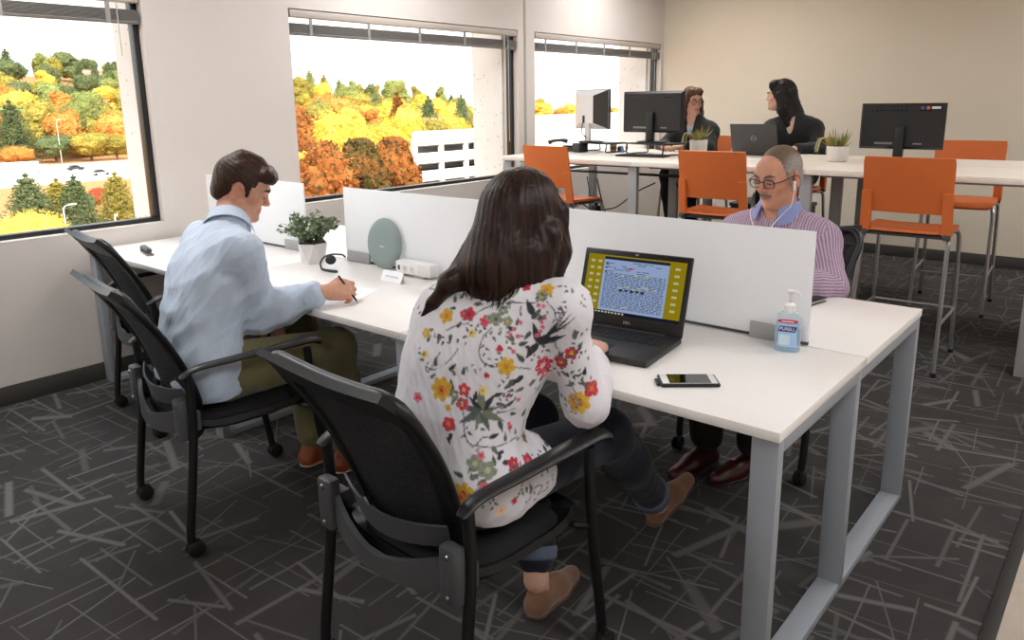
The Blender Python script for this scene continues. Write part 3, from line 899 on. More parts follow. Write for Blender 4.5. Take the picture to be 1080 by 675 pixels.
# ------------------------------------------------------------------ mesh-back guest chair with castors
def mesh_fabric():
    m = bpy.data.materials.new('black_mesh_fabric'); t = NT(m)
    p = t.bsdf(Roughness=.8); p.inputs['Base Color'].default_value = lin((24, 24, 26))
    tp = t.add('BsdfTransparent')
    w = t.noise(380, 1, .5)
    f = t.math('MULTIPLY', t.math('GREATER_THAN', w, .5), .22)
    x = t.add('MixShader'); t.link(f, x.inputs[0]); t.link(p.outputs[0], x.inputs[1]); t.link(tp.outputs[0], x.inputs[2])
    t.finish(x.outputs[0]); MATS['black_mesh_fabric'] = m; return m
meshf_m = mesh_fabric()
def back_pt(u, v):
    """u -1..1 across, v 0..1 up: the curved back surface"""
    hw = .165 + .078 * min(1, v / .85) ** .8
    if v > .85: hw -= .012 * ((v - .85) / .15) ** 2
    x = u * hw
    z = .455 + .478 * v - .006 * abs(u) ** 3 * v - .026 * (1 - u * u) * v ** 3
    y = -.20 - .125 * v - .052 * v ** 3 + .05 * u * u * max(0, 1 - 1.25 * v) - .012 * u * u * v ** 4 + .012 * math.sin(v * PI)
    return Vector((x, y, z))
def make_chair(label):
    t = thing('office_chair', label, 'chair', group=None)
    # seat: cushion as rounded grid
    def seat_f(u, v):
        a = u * 2 - 1; b = v * 2 - 1
        e = 4.0
        k = (abs(a) ** e + abs(b) ** e) ** (1 / e); mx = max(abs(a), abs(b)) or 1
        x = a * mx / k * .245 if k else 0; y = b * mx / k * .235 if k else 0
        z = .462 + .012 * (1 - a * a) * 0 - .018 * (1 - a * a) * (1 - (b * .8) ** 2)
        edge = max(0, k - .82) / .18; z -= .045 * min(1, edge) ** 2
        if b > .6: z -= .02 * ((b - .6) / .4) ** 2
        return (x, y, z)
    mb = MB(); mb.grid(seat_f, 28, 28)
    part('seat', mb, blackf_m, t, smooth=60)
    def pan_f(u, v):
        a = u * 2 - 1; b = v * 2 - 1; e = 4.0
        k = (abs(a) ** e + abs(b) ** e) ** (1 / e); mx = max(abs(a), abs(b)) or 1
        x = a * mx / k * .246 if k else 0; y = b * mx / k * .236 if k else 0
        return (x, y, .40 + .03 * k ** 3 - (.018 if k < .8 else 0))
    mb = MB(); mb.grid(pan_f, 22, 22, .02)
    part('seat_shell', mb, blackp_m, t, smooth=60)
    # mesh panel
    mb = MB(); mb.grid(lambda u, v: back_pt((u * 2 - 1) * .93, .05 + .9 * v), 22, 22, .004)
    part('back_mesh', mb, meshf_m, t, smooth=80)
    # frame round the panel
    loop = []
    N = 14
    for i in range(N + 1): loop.append((-.94 + 1.88 * i / N, .03))
    cor = [(.985, .10), (1.0, .2)]
    for u, v in cor: loop.append((u, v))
    for i in range(1, 11): loop.append((1.0, .2 + .62 * i / 10))
    for a in (20, 45, 70): loop.append((.80 + .20 * math.cos(R(a)), .82 + .15 * math.sin(R(a))))
    for i in range(N + 1): loop.append((.78 - 1.56 * i / N, .975))
    for a in (110, 135, 160): loop.append((-.80 + .20 * math.cos(R(a)), .82 + .15 * math.sin(R(a))))
    for i in range(11): loop.append((-1.0, .82 - .62 * i / 10))
    loop.append((-.985, .10)); loop.append((-.94, .03))
    pts = [back_pt(u, v) for u, v in loop]
    rad = [.013 + .004 * (1 if 0.9 < v else 0) for u, v in loop]
    mb = MB(); mb.tube(pts, rad, 10)
    # broad rail along the top that leans back
    mb.grid(lambda u, v: back_pt((u * 2 - 1) * .97, .84 + .15 * v) + Vector((0, -.004 - .018 * v * v, .004 * v)), 24, 5, .018)
    # broad side stiles
    for s in (-1, 1):
        mb.grid(lambda u, v, s=s: back_pt(s * (.84 + .15 * u), .04 + .86 * v) + Vector((0, -.004, 0)), 4, 20, .014)
    part('back_frame', mb, blackp_m, t, smooth=50)
    # lumbar band
    mb = MB(); mb.grid(lambda u, v: back_pt((u * 2 - 1) * 1.0, .10 + .13 * v + .04 * (1 - (u * 2 - 1) ** 2) * -1) + Vector((0, -.035 - .01 * (1 - (u * 2 - 1) ** 2), 0)), 24, 5, .006)
    part('lumbar_band', mb, greyp_m, t, smooth=60)
    # yoke: a curved grey cross piece under the back with two brackets
    def yoke(u, v):
        a = u * 2 - 1
        return Vector((a * .222, -.232 - .045 * (1 - a * a) , .395 + .085 * v * (.55 + .45 * abs(a)) + .03 * a * a))
    mb = MB(); mb.grid(yoke, 22, 5, .014)
    for s in (-1, 1):
        mb.box((s * .232 - .028, -.262, .405), (s * .232 + .028, -.225, .545), .010)
        mb.box((s * .232 - .02 * s, -.235, .43), (s * .262, -.19, .50), .008) if s > 0 else mb.box((s * .262, -.235, .43), (s * .232 + .02, -.19, .50), .008)
    yk = part('back_bracket', mb, greyp_m, t, smooth=45)
    for s in (-1, 1):
        for zz in (.425, .525):
            part('screw', MB().lathe([(.001, .004), (.006, .004), (.0075, 0), (.0075, -.006)], (s * .232, -.263, zz), 12, (0, -1, 0)), steel_m, yk)
    for s in (-1, 1):
        # front leg: straight up to the armrest
        fl = MB(); fl.tube(bez([(s * .262, .262, .062), (s * .264, .255, .12), (s * .262, .222, .34), (s * .262, .205, .52), (s * .262, .198, .628)], 6), .0145, 12)
        f_ = part('leg', fl, blackp_m, t)
        rl = MB(); rl.tube(bez([(s * .262, -.268, .062), (s * .264, -.262, .12), (s * .262, -.232, .34), (s * .262, -.218, .5), (s * .262, -.222, .63)], 6), .0145, 12)
        r_ = part('leg', rl, blackp_m, t)
        for prt, yy in ((f_, .262), (r_, -.268)):
            c = MB()
            for q in (-1, 1): c.lathe([(.001, -.009), (.020, -.009), (.0275, -.005), (.0285, 0), (.0275, .005), (.020, .009), (.001, .009)], (s * .262 + q * .013, yy + .012, .0285), 18, (1, 0, 0))
            c.tube([(s * .262, yy, .045), (s * .262, yy, .075)], .011, 10); c.box((s * .262 - .006, yy - .012, .03), (s * .262 + .006, yy + .026, .058), .004)
            part('castor', c, rub_m, prt)
        part('seat_strut', MB().tube([(s * .262, .215, .40), (s * .235, .18, .408), (s * .15, .17, .408)], .011, 8), blackp_m, t)
        part('seat_strut', MB().tube([(s * .262, -.224, .41), (s * .23, -.19, .412), (s * .15, -.15, .41)], .011, 8), blackp_m, t)
        ar = MB()
        path = bez([(s * .262, -.245, .622), (s * .263, -.19, .645), (s * .266, -.06, .650), (s * .272, .09, .656), (s * .277, .200, .660), (s * .279, .240, .650)], 6)
        n = len(path); rr = [.018 + .016 * (i / (n - 1)) for i in range(n)]; rr[0] = .013; rr[-1] = .022
        ar.tube(path, rr, 12, flat=(.42, 1.0), up=(0, 0, 1))
        part('armrest', ar, blackp_m, t)
    return t
ch0 = make_chair('black mesh-back office chair the woman in the floral blouse sits in')
ch0.location = (-1.272, 1.295, 0); ch0.rotation_euler = (0, 0, R(-3))
copy_tree(ch0, (-2.527, 1.362, 0), R(-8), 'black mesh-back office chair the young man in the blue shirt sits in')
copy_tree(ch0, (-3.56, 1.73, 0), R(-6), 'empty black mesh-back office chair tucked under the desk by the left window')
copy_tree(ch0, (-1.17, 3.075, 0), R(180), 'black office chair the man in the purple striped shirt sits in')

# ------------------------------------------------------------------ bar stool
def make_stool(label):
    t = thing('bar_stool', label, 'stool')
    def sf(u, v):
        a = u * 2 - 1; b = v * 2 - 1; e = 5.0
        k = (abs(a) ** e + abs(b) ** e) ** (1 / e); mx = max(abs(a), abs(b)) or 1
        f = mx / k if k else 0
        x = a * f * .215; y = b * f * .21
        z = .765 - .012 * (1 - a * a) * (1 - b * b)
        if b > .55: z -= .035 * ((b - .55) / .45) ** 2
        return (x, y, z)
    part('seat', MB().grid(sf, 22, 22, .016), orange_m, t, smooth=60)
    def bf(u, v):
        a = u * 2 - 1
        hw = .222 - .004 * (1 - v)
        x = a * hw
        if v > .9 and abs(a) > .9: x = a * hw * (1 - .03 * ((v - .9) / .1))
        return (x, -.205 - .055 * v + .022 * a * a - .012 * (1 - v) * 0, .862 + .298 * v)
    part('backrest', MB().grid(bf, 20, 12, .012), orange_m, t, smooth=60)
    for s in (-1, 1):
        mb = MB(); mb.grid(lambda u, v, s=s: (s * (.172 + .05 * u + .006 * (1 - v)), -.186 - .034 * v + .012 * u, .752 + .225 * v), 4, 12, .022)
        part('back_post', mb, orange_m, t, smooth=60)
    mb = MB()
    for s in (-1, 1):
        mb.box((s * .205 - .018, -.205, .728), (s * .205 + .018, -.165, .757), .006)
    mb.box((-.19, -.18, .728), (.19, .17, .746), .006)
    part('seat_bracket', mb, greyp_m, t)
    for s in (-1, 1):
        part('leg', MB().tube(bez([(s * .185, .10, .738), (s * .205, .165, .72), (s * .212, .19, .60), (s * .222, .245, .008)], 6), .0115, 10), silver_m, t)
        part('leg', MB().tube(bez([(s * .185, -.08, .738), (s * .212, -.16, .72), (s * .216, -.19, .60), (s * .228, -.275, .008)], 6), .0115, 10), silver_m, t)
    mb = MB()
    zf = .275
    fy = .245 - (zf / .7) * .06; ry = -.275 + (zf / .7) * .09
    mb.tube([(-.219, fy, zf), (.219, fy, zf)], .0075, 8)
    for s in (-1, 1): mb.tube([(s * .219, fy, zf), (s * .222, ry, zf)], .0075, 8)
    part('foot_rail', mb, silver_m, t)
    mb = MB()
    for s in (-1, 1):
        mb.lathe([(.014, 0), (.014, .02), (.010, .024)], (s * .222, .245, 0), 10); mb.lathe([(.014, 0), (.014, .02), (.010, .024)], (s * .228, -.275, 0), 10)
    part('foot_cap', mb, rub_m, t)
    return t
st0 = make_stool('orange bar stool in full view at the near side of the high table')
st0.location = (-1.008, 4.69, 0); st0.rotation_euler = (0, 0, R(1))
copy_tree(st0, (-2.13, 4.69, 0), R(2), 'orange bar stool seen from behind, directly behind the seated man with glasses')
copy_tree(st0, (-3.39, 4.68, 0), R(-6), 'orange bar stool turned sideways at the window end of the high table')
copy_tree(st0, (-1.02, 6.10, 0), R(184), 'orange bar stool facing us across the high table behind the right monitor')
copy_tree(st0, (-3.11, 6.19, 0), R(168), 'orange bar stool the woman with brown hair and glasses sits on')
copy_tree(st0, (-2.27, 6.20, 0), R(176), 'orange bar stool the woman with long black hair sits on')

# ------------------------------------------------------------------ laptops
def laptop(label, loc, rz, open_deg, screen=False, W=.376, D=.255, lidh=.25, logo_front=True, back_col=(66, 64, 64)):
    body_m = M('laptop_body_%d' % back_col[0], back_col, .42, spec=.5); dark = M('laptop_keys', (20, 20, 21), .5)
    t = thing('laptop', label, 'laptop', loc, rz)
    part('base', MB().box((-W / 2, -D / 2, .002), (W / 2, D / 2, .022), .006), body_m, t)
    k = MB()
    for r in range(5):
        for c in range(14):
            x = -W * .44 + c * W * .063; y = D * .37 - r * .0185
            if r == 4 and 4 <= c <= 8:
                if c == 4: k.box((x, y - .008, .022), (x + W * .063 * 4.8, y + .008, .0245), .001, seg=1)
                continue
            k.box((x, y - .008, .022), (x + W * .056, y + .008, .0245), .001, seg=1)
    part('keyboard', k, dark, t)
    part('touchpad', MB().box((-.06, -D * .42, .0215), (.045, -D * .12, .0228), .001), M('laptop_pad_%d' % back_col[0], tuple(max(0, c - 14) for c in back_col), .35), t)
    if screen: part('sticker', MB().box((W * .03, -D * .47, .0216), (W * .115, -D * .40, .0229)), M('sticker_silver', (190, 188, 196), .4), t, label='small silver sticker on the palm rest')
    ang = R(open_deg - 90)
    # lid local: x across, y thickness, z up from the hinge
    A = Matrix.Translation((0, D / 2 - .004, .02)) @ Matrix.Rotation(-ang, 4, 'X')
    lid = part('lid', MB().box((-W / 2, 0, 0), (W / 2, .009, lidh), .0055).xf(A), body_m, t)
    part('bezel', MB().box((-W / 2 + .004, -.0012, .004), (W / 2 - .004, .0006, lidh - .004), .0012).xf(A), M('laptop_bezel', (14, 14, 14), .3), lid)
    part('hinge', MB().tube([(-W * .36, D / 2 - .004, .019), (W * .36, D / 2 - .004, .019)], .008, 10), dark, t)
    if screen:
        sw, z0, z1 = W * .455, lidh * .165, lidh * .925
        build_screen(lid, A, sw, z0, z1)
        text_part('brand_lettering', 'DELL', .0115, M('logo_silver', (170, 170, 172), .3, .6), lid, A @ Matrix.Translation((0, -.0016, lidh * .085)) @ Matrix.Rotation(R(90), 4, 'X'))
        part('webcam', MB().box((-.006, -.0022, lidh - .013), (.006, -.001, lidh - .007), .001).xf(A), M('webcam_glint', (150, 150, 150), .2), lid)
    # lid back emblem: a ring with the letters
    mm = M('logo_silver', (170, 170, 172), .3, .6)
    ring = MB(); n = 32
    c = Vector((0, .0092, lidh * .52))
    ring.tube([c + Vector((.021 * math.cos(2 * PI * i / n), 0, .021 * math.sin(2 * PI * i / n))) for i in range(n + 1)], .0014, 6, cap=False)
    part('emblem_ring', ring.xf(A), mm, lid)
    text_part('emblem_lettering', 'DELL', .0165, mm, lid, A @ Matrix.Translation(c + Vector((0, .0006, 0))) @ Matrix.Rotation(R(180), 4, 'Z') @ Matrix.Rotation(R(90), 4, 'X'))
    return t
def scr_mat(name, rgb, s=1.0): return emis(name, rgb, s)
def build_screen(lid, A, sw, z0, z1):
    """what the lit screen shows: yellow desktop with icons, a pale document window full of small text, dark taskbar"""
    rnd = random.Random(5)
    h = z1 - z0
    def rect(x0, y0, x1, y1, lay): # fractions of the screen
        d = -.0013 - .00012 * lay
        X0, X1 = -sw + 2 * sw * x0, -sw + 2 * sw * x1; Z0, Z1 = z0 + h * y0, z0 + h * y1
        return [(X0, d, Z0), (X1, d, Z0), (X1, d, Z1), (X0, d, Z1)]
    def sheet(name, rects, mat, lay):
        bm = bmesh.new()
        for r in rects: bm.faces.new([bm.verts.new(p) for p in rect(*r, lay)])
        q = MB(); q.bm.free(); q.bm = bm
        return part(name, q.xf(A), mat, lid, smooth=0)
    sheet('screen', [(0, 0, 1, 1)], scr_mat('screen_yellow', (150, 132, 20), .75), 0)
    sheet('taskbar', [(0, 0, 1, .055)], scr_mat('screen_taskbar', (28, 32, 44), .7), 1)
    sheet('document_window', [(.175, .055, .84, .965)], scr_mat('screen_paper', (150, 170, 206), .8), 1)
    sheet('title_bar', [(.175, .925, .84, .975)], scr_mat('screen_title', (40, 44, 58), .7), 2)
    lines = []
    y = .90
    while y > .09:
        x = .20
        if y > .72:
            while x < .55 + .25 * rnd.random():
                l = rnd.uniform(.03, .10); 
                if rnd.random() < .6: lines.append((x, y - .008, x + l, y + .004))
                x += l + .015
            y -= .034
        else:
            while x < .81:
                l = rnd.uniform(.012, .05); lines.append((x, y - .007, min(.82, x + l), y + .005)); x += l + rnd.uniform(.006, .016)
            y -= .0235
    sheet('text_line', lines, scr_mat('screen_ink', (84, 94, 122), .7), 2)
    hl = [(.2 + rnd.random() * .5, yy, .23 + rnd.random() * .5, yy + .02) for yy in ()]
    marks = []
    for i in range(16):
        x = rnd.uniform(.3, .74); yy = rnd.choice((.66, .68, .5, .48, .13, .45)); marks.append((x, yy, x + rnd.uniform(.015, .05), yy + .018))
    sheet('highlight', marks, scr_mat('screen_highlight', (196, 190, 110), .8), 3)
    sheet('red_note', [(.44, .80, .50, .815), (.42, .782, .47, .792)], scr_mat('screen_red', (176, 70, 84), .8), 3)
    bold = [(.37 + .055 * i, .40 + .008 * (i % 2), .405 + .055 * i, .445) for i in range(5)]
    sheet('bold_word', bold, scr_mat('screen_bold', (52, 58, 84), .7), 3)
    ic = []
    for c in range(2):
        for r in range(7): ic.append((.035 + .075 * c, .86 - .115 * r, .075 + .075 * c, .905 - .115 * r)) if rnd.random() < .85 else None
    sheet('icon_pattern', [(.895, .86 - .115 * r, .945, .90 - .115 * r) for r in range(7)], scr_mat('screen_icon', (196, 196, 150), .7), 2)
    sheet('icon_pattern', [(.15 + .035 * r, .012, .172 + .035 * r, .04) for r in range(9)], scr_mat('screen_icon', (196, 196, 150), .7), 2)
    sheet('icon_pattern', ic, scr_mat('screen_icon', (196, 196, 150), .7), 2)
    sheet('window_tool', [(.195, .84, .22, .875), (.195, .77, .212, .80), (.195, .70, .212, .73)], scr_mat('screen_tool', (40, 66, 130), .7), 3)
    sheet('green_badge', [(.79, .22, .815, .255)], scr_mat('screen_green', (90, 160, 70), .8), 3)
lap_deg = 108
laptop('open black laptop with a lit screen in front of the woman in the floral blouse', (-1.222, 1.905, .735), R(6), lap_deg, True, back_col=(40, 39, 39), D=.262, lidh=.252)
laptop('dark grey laptop seen from behind on the high table', (-2.33, 5.72, HZ), R(184), 110, False, W=.345, D=.235, lidh=.232)

# ------------------------------------------------------------------ phone, hand gel, disc, power module, card, plant on the desk
ph = thing('smartphone', 'smartphone in a black case lying on the near white desk', 'phone', (-.883, 1.773, .735), R(38))
part('case', MB().box((-.078, -.04, 0), (.078, .04, .0105), .005), M('phone_case', (16, 16, 17), .5), ph)
part('bezel', MB().box((-.072, -.0345, .0095), (.072, .0345, .0112), .0008), M('phone_white', (226, 224, 222), .3), ph)
part('screen', MB().box((-.054, -.033, .0112), (.055, .033, .0118)), M('phone_glass', (10, 10, 10), .06, spec=.7, coat=.5), ph)
part('camera_bump', MB().box((-.088, -.03, .001), (-.074, .012, .0085), .003), M('phone_case', (16, 16, 17), .5), ph)

gel = thing('hand_sanitizer_bottle', 'clear pump bottle of hand gel with a blue label by the divider end', 'bottle', (-.778, 2.20, .735), R(14))
def clear_plastic(name, col):
    m = bpy.data.materials.new(name); t = NT(m)
    a = t.add('BsdfTransparent'); a.inputs[0].default_value = lin(col)
    g = t.bsdf(Roughness=.12); g.inputs['Base Color'].default_value = lin((228, 236, 242))
    lw = t.add('LayerWeight'); lw.inputs[0].default_value = .5
    f = t.math('MULTIPLY_ADD', t.math('POWER', lw.outputs['Facing'], 3.0), .6, .12)
    x = t.add('MixShader'); t.link(f, x.inputs[0]); t.link(a.outputs[0], x.inputs[1]); t.link(g.outputs[0], x.inputs[2]); t.finish(x.outputs[0]); MATS[name] = m; return m
clr = clear_plastic('clear_bottle', (244, 249, 252))
def rrect(w, d, n=28, e=4.0):
    out = []
    for k in range(n):
        th = 2 * PI * k / n; c, s = math.cos(th), math.sin(th); q = (abs(c) ** e + abs(s) ** e) ** (-1 / e); out.append((c * q * w, s * q * d))
    return out
def bottle_body(mb, prof, e=4.0):
    rings = []
    for w, d, z in prof: rings.append([mb.bm.verts.new((x, y, z)) for x, y in rrect(w, d, 28, e)])
    for a, b in zip(rings[:-1], rings[1:]):
        for k in range(28): mb.bm.faces.new((a[k], a[(k + 1) % 28], b[(k + 1) % 28], b[k]))
    mb.bm.faces.new(list(reversed(rings[0]))); mb.bm.faces.new(rings[-1])
    return mb
part('bottle', bottle_body(MB(), [(.032, .022, 0), (.036, .025, .004), (.037, .0255, .05), (.037, .0255, .098), (.034, .024, .108), (.022, .018, .117), (.014, .014, .122)]), clr, gel)
part('gel', bottle_body(MB(), [(.034, .023, .004), (.0352, .0238, .05), (.0352, .0238, .088)]), clear_plastic('gel_clear', (232, 243, 250)), gel)
part('blue_label', MB().grid(lambda u, v: ((u - .5) * .056, -.0262 + .004 * abs(2 * u - 1) ** 6, .018 + .07 * v), 10, 4, .0006), M('label_blue', (168, 205, 240), .4), gel, smooth=60)
part('white_panel', MB().grid(lambda u, v: (-.022 + u * .03, -.0268, .024 + .03 * v), 4, 4, .0005), M('label_pale', (206, 226, 240), .4), gel)
part('brand_patch', MB().poly([(-.026, -.0266, .064), (.023, -.0266, .064), (.026, -.0266, .081), (-.023, -.0266, .081)], .0008, (0, -1, 0)), M('label_navy', (36, 42, 110), .4), gel)
text_part('brand_lettering', 'PURELL', .0135, M('label_white', (240, 240, 245), .4), gel, Matrix.Translation((0, -.0278, .0725)) @ Matrix.Rotation(R(90), 4, 'X'))
rp = MB(); n = 20
rp.poly([(.030 * math.cos(2 * PI * i / n), -.0245, .096 + .0058 * math.sin(2 * PI * i / n)) for i in range(n)], .0025, (0, -1, 0))
part('red_patch', rp, M('label_red', (196, 40, 66), .4), gel)
part('red_patch_print', MB().box((-.017, -.0278, .0945), (.017, -.0268, .0972)), M('label_white', (240, 240, 245), .4), gel)
pm = M('pump_white', (238, 236, 234), .35)
pmp = MB(); pmp.lathe([(.0165, .118), (.0168, .14), (.012, .145), (.007, .148), (.0065, .172), (.011, .176), (.0115, .184), (.006, .187), (.001, .188)], (0, 0, 0), 20)
pmp.tube([(0, 0, .181), (.016, -.010, .183), (.028, -.018, .178), (.030, -.019, .172)], [.0065, .006, .005, .004], 10)
part('pump', pmp, pm, gel)

disc = thing('flying_disc', 'round grey-green disc leaning on the middle frosted divider', 'disc', (-2.648, 2.246, .735), R(0))
A = Matrix.Translation((0, 0, .1165)) @ Matrix.Rotation(R(-6), 4, 'X')
mb = MB(); mb.lathe([(.001, .010), (.06, .010), (.085, .0085), (.105, .005), (.114, -.001), (.1165, -.006), (.1145, -.008), (.110, -.004), (.001, -.002)], (0, 0, 0), 48, (0, -1, 0))
part('disc_body', mb.xf(A), M('disc_grey_green', (138, 152, 148), .5, var=.04, vscale=6), disc)
part('printed_mark', MB().box((-.016, -.0112, -.016), (.016, -.0098, -.010), .001).xf(A), M('disc_print', (186, 196, 193), .5), disc)

hub = thing('power_module', 'white power module with outlets clamped to the foot of the middle divider', 'power strip', (-2.43, 2.225, .735), R(0))
wp = M('white_plastic', (232, 230, 228), .4)
part('housing', MB().box((-.088, -.03, .010), (.13, .03, .064), .006), wp, hub)
part('outlet_plate', MB().box((-.083, -.0315, .014), (.052, -.0295, .060), .002), M('outlet_plate', (242, 238, 236), .35), hub)
ob = MB()
for cx in (-.062,): ob.box((cx - .006, -.033, .026), (cx + .006, -.031, .046))
part('usb_port', ob, M('port_dark', (50, 50, 54), .5), hub)
for cx in (-.025, .022):
    part('outlet', MB().lathe([(.001, .0022), (.016, .0022), (.0175, 0)], (cx, -.0312, .037), 20, (0, -1, 0)), wp, hub)
    sl_ = MB(); sl_.box((cx - .007, -.0342, .035), (cx - .005, -.0328, .043)).box((cx + .005, -.0342, .035), (cx + .007, -.0328, .043)).box((cx - .002, -.0342, .027), (cx + .002, -.0328, .031)); part('outlet_slot', sl_, M('port_dark', (50, 50, 54), .5), hub)
part('clamp', MB().box((.03, -.03, .0), (.09, .022, .011), .002), M('clamp_grey', (168, 167, 166), .45), hub)

card = thing('name_card', 'small white folded name card on the desk before the power module', 'card', (-2.42, 2.10, .735), R(-2))
part('card_sheet', MB().grid(lambda u, v: ((u - .5) * .13, -.022 + .022 * (1 - abs(2 * v - 1)) * 1.0 + (.022 if v > .5 else 0) * (2 * v - 1), .044 * (1 - abs(2 * v - 1)) + .0006), 2, 2, .0008), M('card_white', (246, 246, 246), .6), card, smooth=0)
B = Matrix.Translation((0, -.0122, .0215)) @ Matrix.Rotation(R(63), 4, 'X')
part('card_print', MB().box((-.042, -.004, 0), (.042, .004, .0005)).xf(B), M('card_print', (208, 212, 220), .6), card)

pot = thing('potted_plant', 'bushy green plant in a faceted white pot on the desk beside the young man', 'plant', (-3.035, 2.135, .735))
mb = MB(); n = 6
ra, rb = [], []
for k in range(n):
    th = 2 * PI * k / n
    ra.append(mb.bm.verts.new((.056 * math.cos(th), .056 * math.sin(th), 0))); rb.append(mb.bm.verts.new((.074 * math.cos(th + PI / n), .074 * math.sin(th + PI / n), .098)))
for k in range(n):
    mb.bm.faces.new((ra[k], ra[(k + 1) % n], rb[k])); mb.bm.faces.new((ra[(k + 1) % n], rb[(k + 1) % n], rb[k]))
mb.bm.faces.new(list(reversed(ra)))
part('pot', mb, M('pot_white', (226, 222, 218), .4), pot, smooth=0)
mb = MB(); mb.lathe([(.064, .098), (.061, .092), (.001, .089)], (0, 0, 0), 16); part('soil', mb, M('soil', (40, 32, 26), .9), pot)
def sprigs(n, seed, r, h, leaf, per, spread=1.0):
    rnd = random.Random(seed); st = MB(); lf = bmesh.new(); lf2 = bmesh.new()
    for i in range(n):
        th = rnd.uniform(0, 2 * PI); out = rnd.uniform(.1, 1) ** .7 * r * spread; hh = h * rnd.uniform(.55, 1) * (1 - .35 * out / max(r * spread, 1e-6))
        pts = bez([(.02 * math.cos(th), .02 * math.sin(th), .09), (out * .45 * math.cos(th), out * .45 * math.sin(th), .09 + hh * .6), (out * math.cos(th), out * math.sin(th), .09 + hh)], 4)
        st.tube(pts, .0014, 5)
        for j in range(per):
            p = pts[min(len(pts) - 1, 2 + int((j / per) * (len(pts) - 2)))]
            d = Vector((rnd.gauss(0, 1), rnd.gauss(0, 1), rnd.gauss(.35, .8))).normalized(); s = leaf * rnd.uniform(.7, 1.25)
            b = d.cross(Vector((rnd.gauss(0, 1), rnd.gauss(0, 1), rnd.gauss(0, 1)))).normalized(); nn = d.cross(b)
            B = lf if rnd.random() < .6 else lf2
            v = [B.verts.new(p), B.verts.new(p + d * s * .5 + b * s * .34), B.verts.new(p + d * s + nn * s * .06), B.verts.new(p + d * s * .5 - b * s * .34)]
            c = B.verts.new(p + d * s * .5 - nn * s * .08)
            B.faces.new((v[0], v[1], c)); B.faces.new((v[1], v[2], c)); B.faces.new((v[2], v[3], c)); B.faces.new((v[3], v[0], c))
    q = MB(); q.bm.free(); q.bm = lf; q2 = MB(); q2.bm.free(); q2.bm = lf2
    return st, q, q2
stm, l1, l2 = sprigs(60, 3, .150, .175, .025, 14)
part('stem', stm, M('stem_green', (92, 96, 62), .7), pot); part('foliage', l1, M('leaf_grey_green', (98, 118, 88), .5), pot, smooth=0); part('foliage', l2, M('leaf_light_green', (158, 170, 136), .5), pot, smooth=0, label='paler leaves')
def succulent(label, loc, seed):
    t = thing('potted_succulent', label, 'plant', loc); rnd = random.Random(seed)
    mb = MB(); mb.lathe([(.052, 0), (.060, .004), (.066, .012), (.070, .095), (.071, .102), (.066, .103), (.063, .09), (.001, .088)], (0, 0, 0), 30); part('pot', mb, M('pot_ribbed_white', (226, 220, 212), .6, bump=.25, bscale=40, stretch=(1, 1, 4)), t)
    a = MB(); b = MB(); c = MB()
    for i in range(46):
        th = rnd.uniform(0, 2 * PI); tilt = rnd.uniform(.15, 1.15); ln = rnd.uniform(.07, .125); q = Vector((math.cos(th) * math.sin(tilt), math.sin(th) * math.sin(tilt), math.cos(tilt)))
        r0 = .03 * rnd.random(); p0 = Vector((r0 * math.cos(th), r0 * math.sin(th), .09)); p1 = p0 + q * ln * .55; p2 = p1 + (q + Vector((0, 0, .25))) * ln * .5
        (a if i % 3 else (b if i % 2 else c)).tube([p0, p1, p2], [.008, .0075, .0008], 6, flat=(.45, 1))
    part('foliage', a, M('succulent_green', (124, 134, 62), .5), t); part('foliage', b, M('succulent_tan', (168, 120, 66), .5), t, label='tan coloured leaves'); part('foliage', c, M('succulent_pale', (176, 174, 118), .5), t, label='pale leaves')
    tr = MB()
    for i in range(7):
        th = PI * (.75 + .5 * i / 6) if seed == 2 else PI * (.85 + .4 * i / 6)
        d = Vector((math.cos(th), math.sin(th) * .6, 0)); ln = rnd.uniform(.06, .11)
        tr.tube(bez([Vector((0, 0, .1)) + d * .03, Vector((0, 0, .15)) + d * (.05 + ln * .4), Vector((0, 0, .145)) + d * (.06 + ln * .8), Vector((0, 0, .08 - .04 * rnd.random())) + d * (.065 + ln)], 4), .0022, 5)
    part('trailing_stem', tr, M('succulent_pale', (176, 174, 118), .5), t)
    return t
succulent('small succulent in a white pot between the centre monitor and the laptop', (-2.84, 5.72, HZ), 1)
succulent('small succulent in a white pot on the high table left of the right-hand monitor', (-1.64, 5.33, HZ), 2)

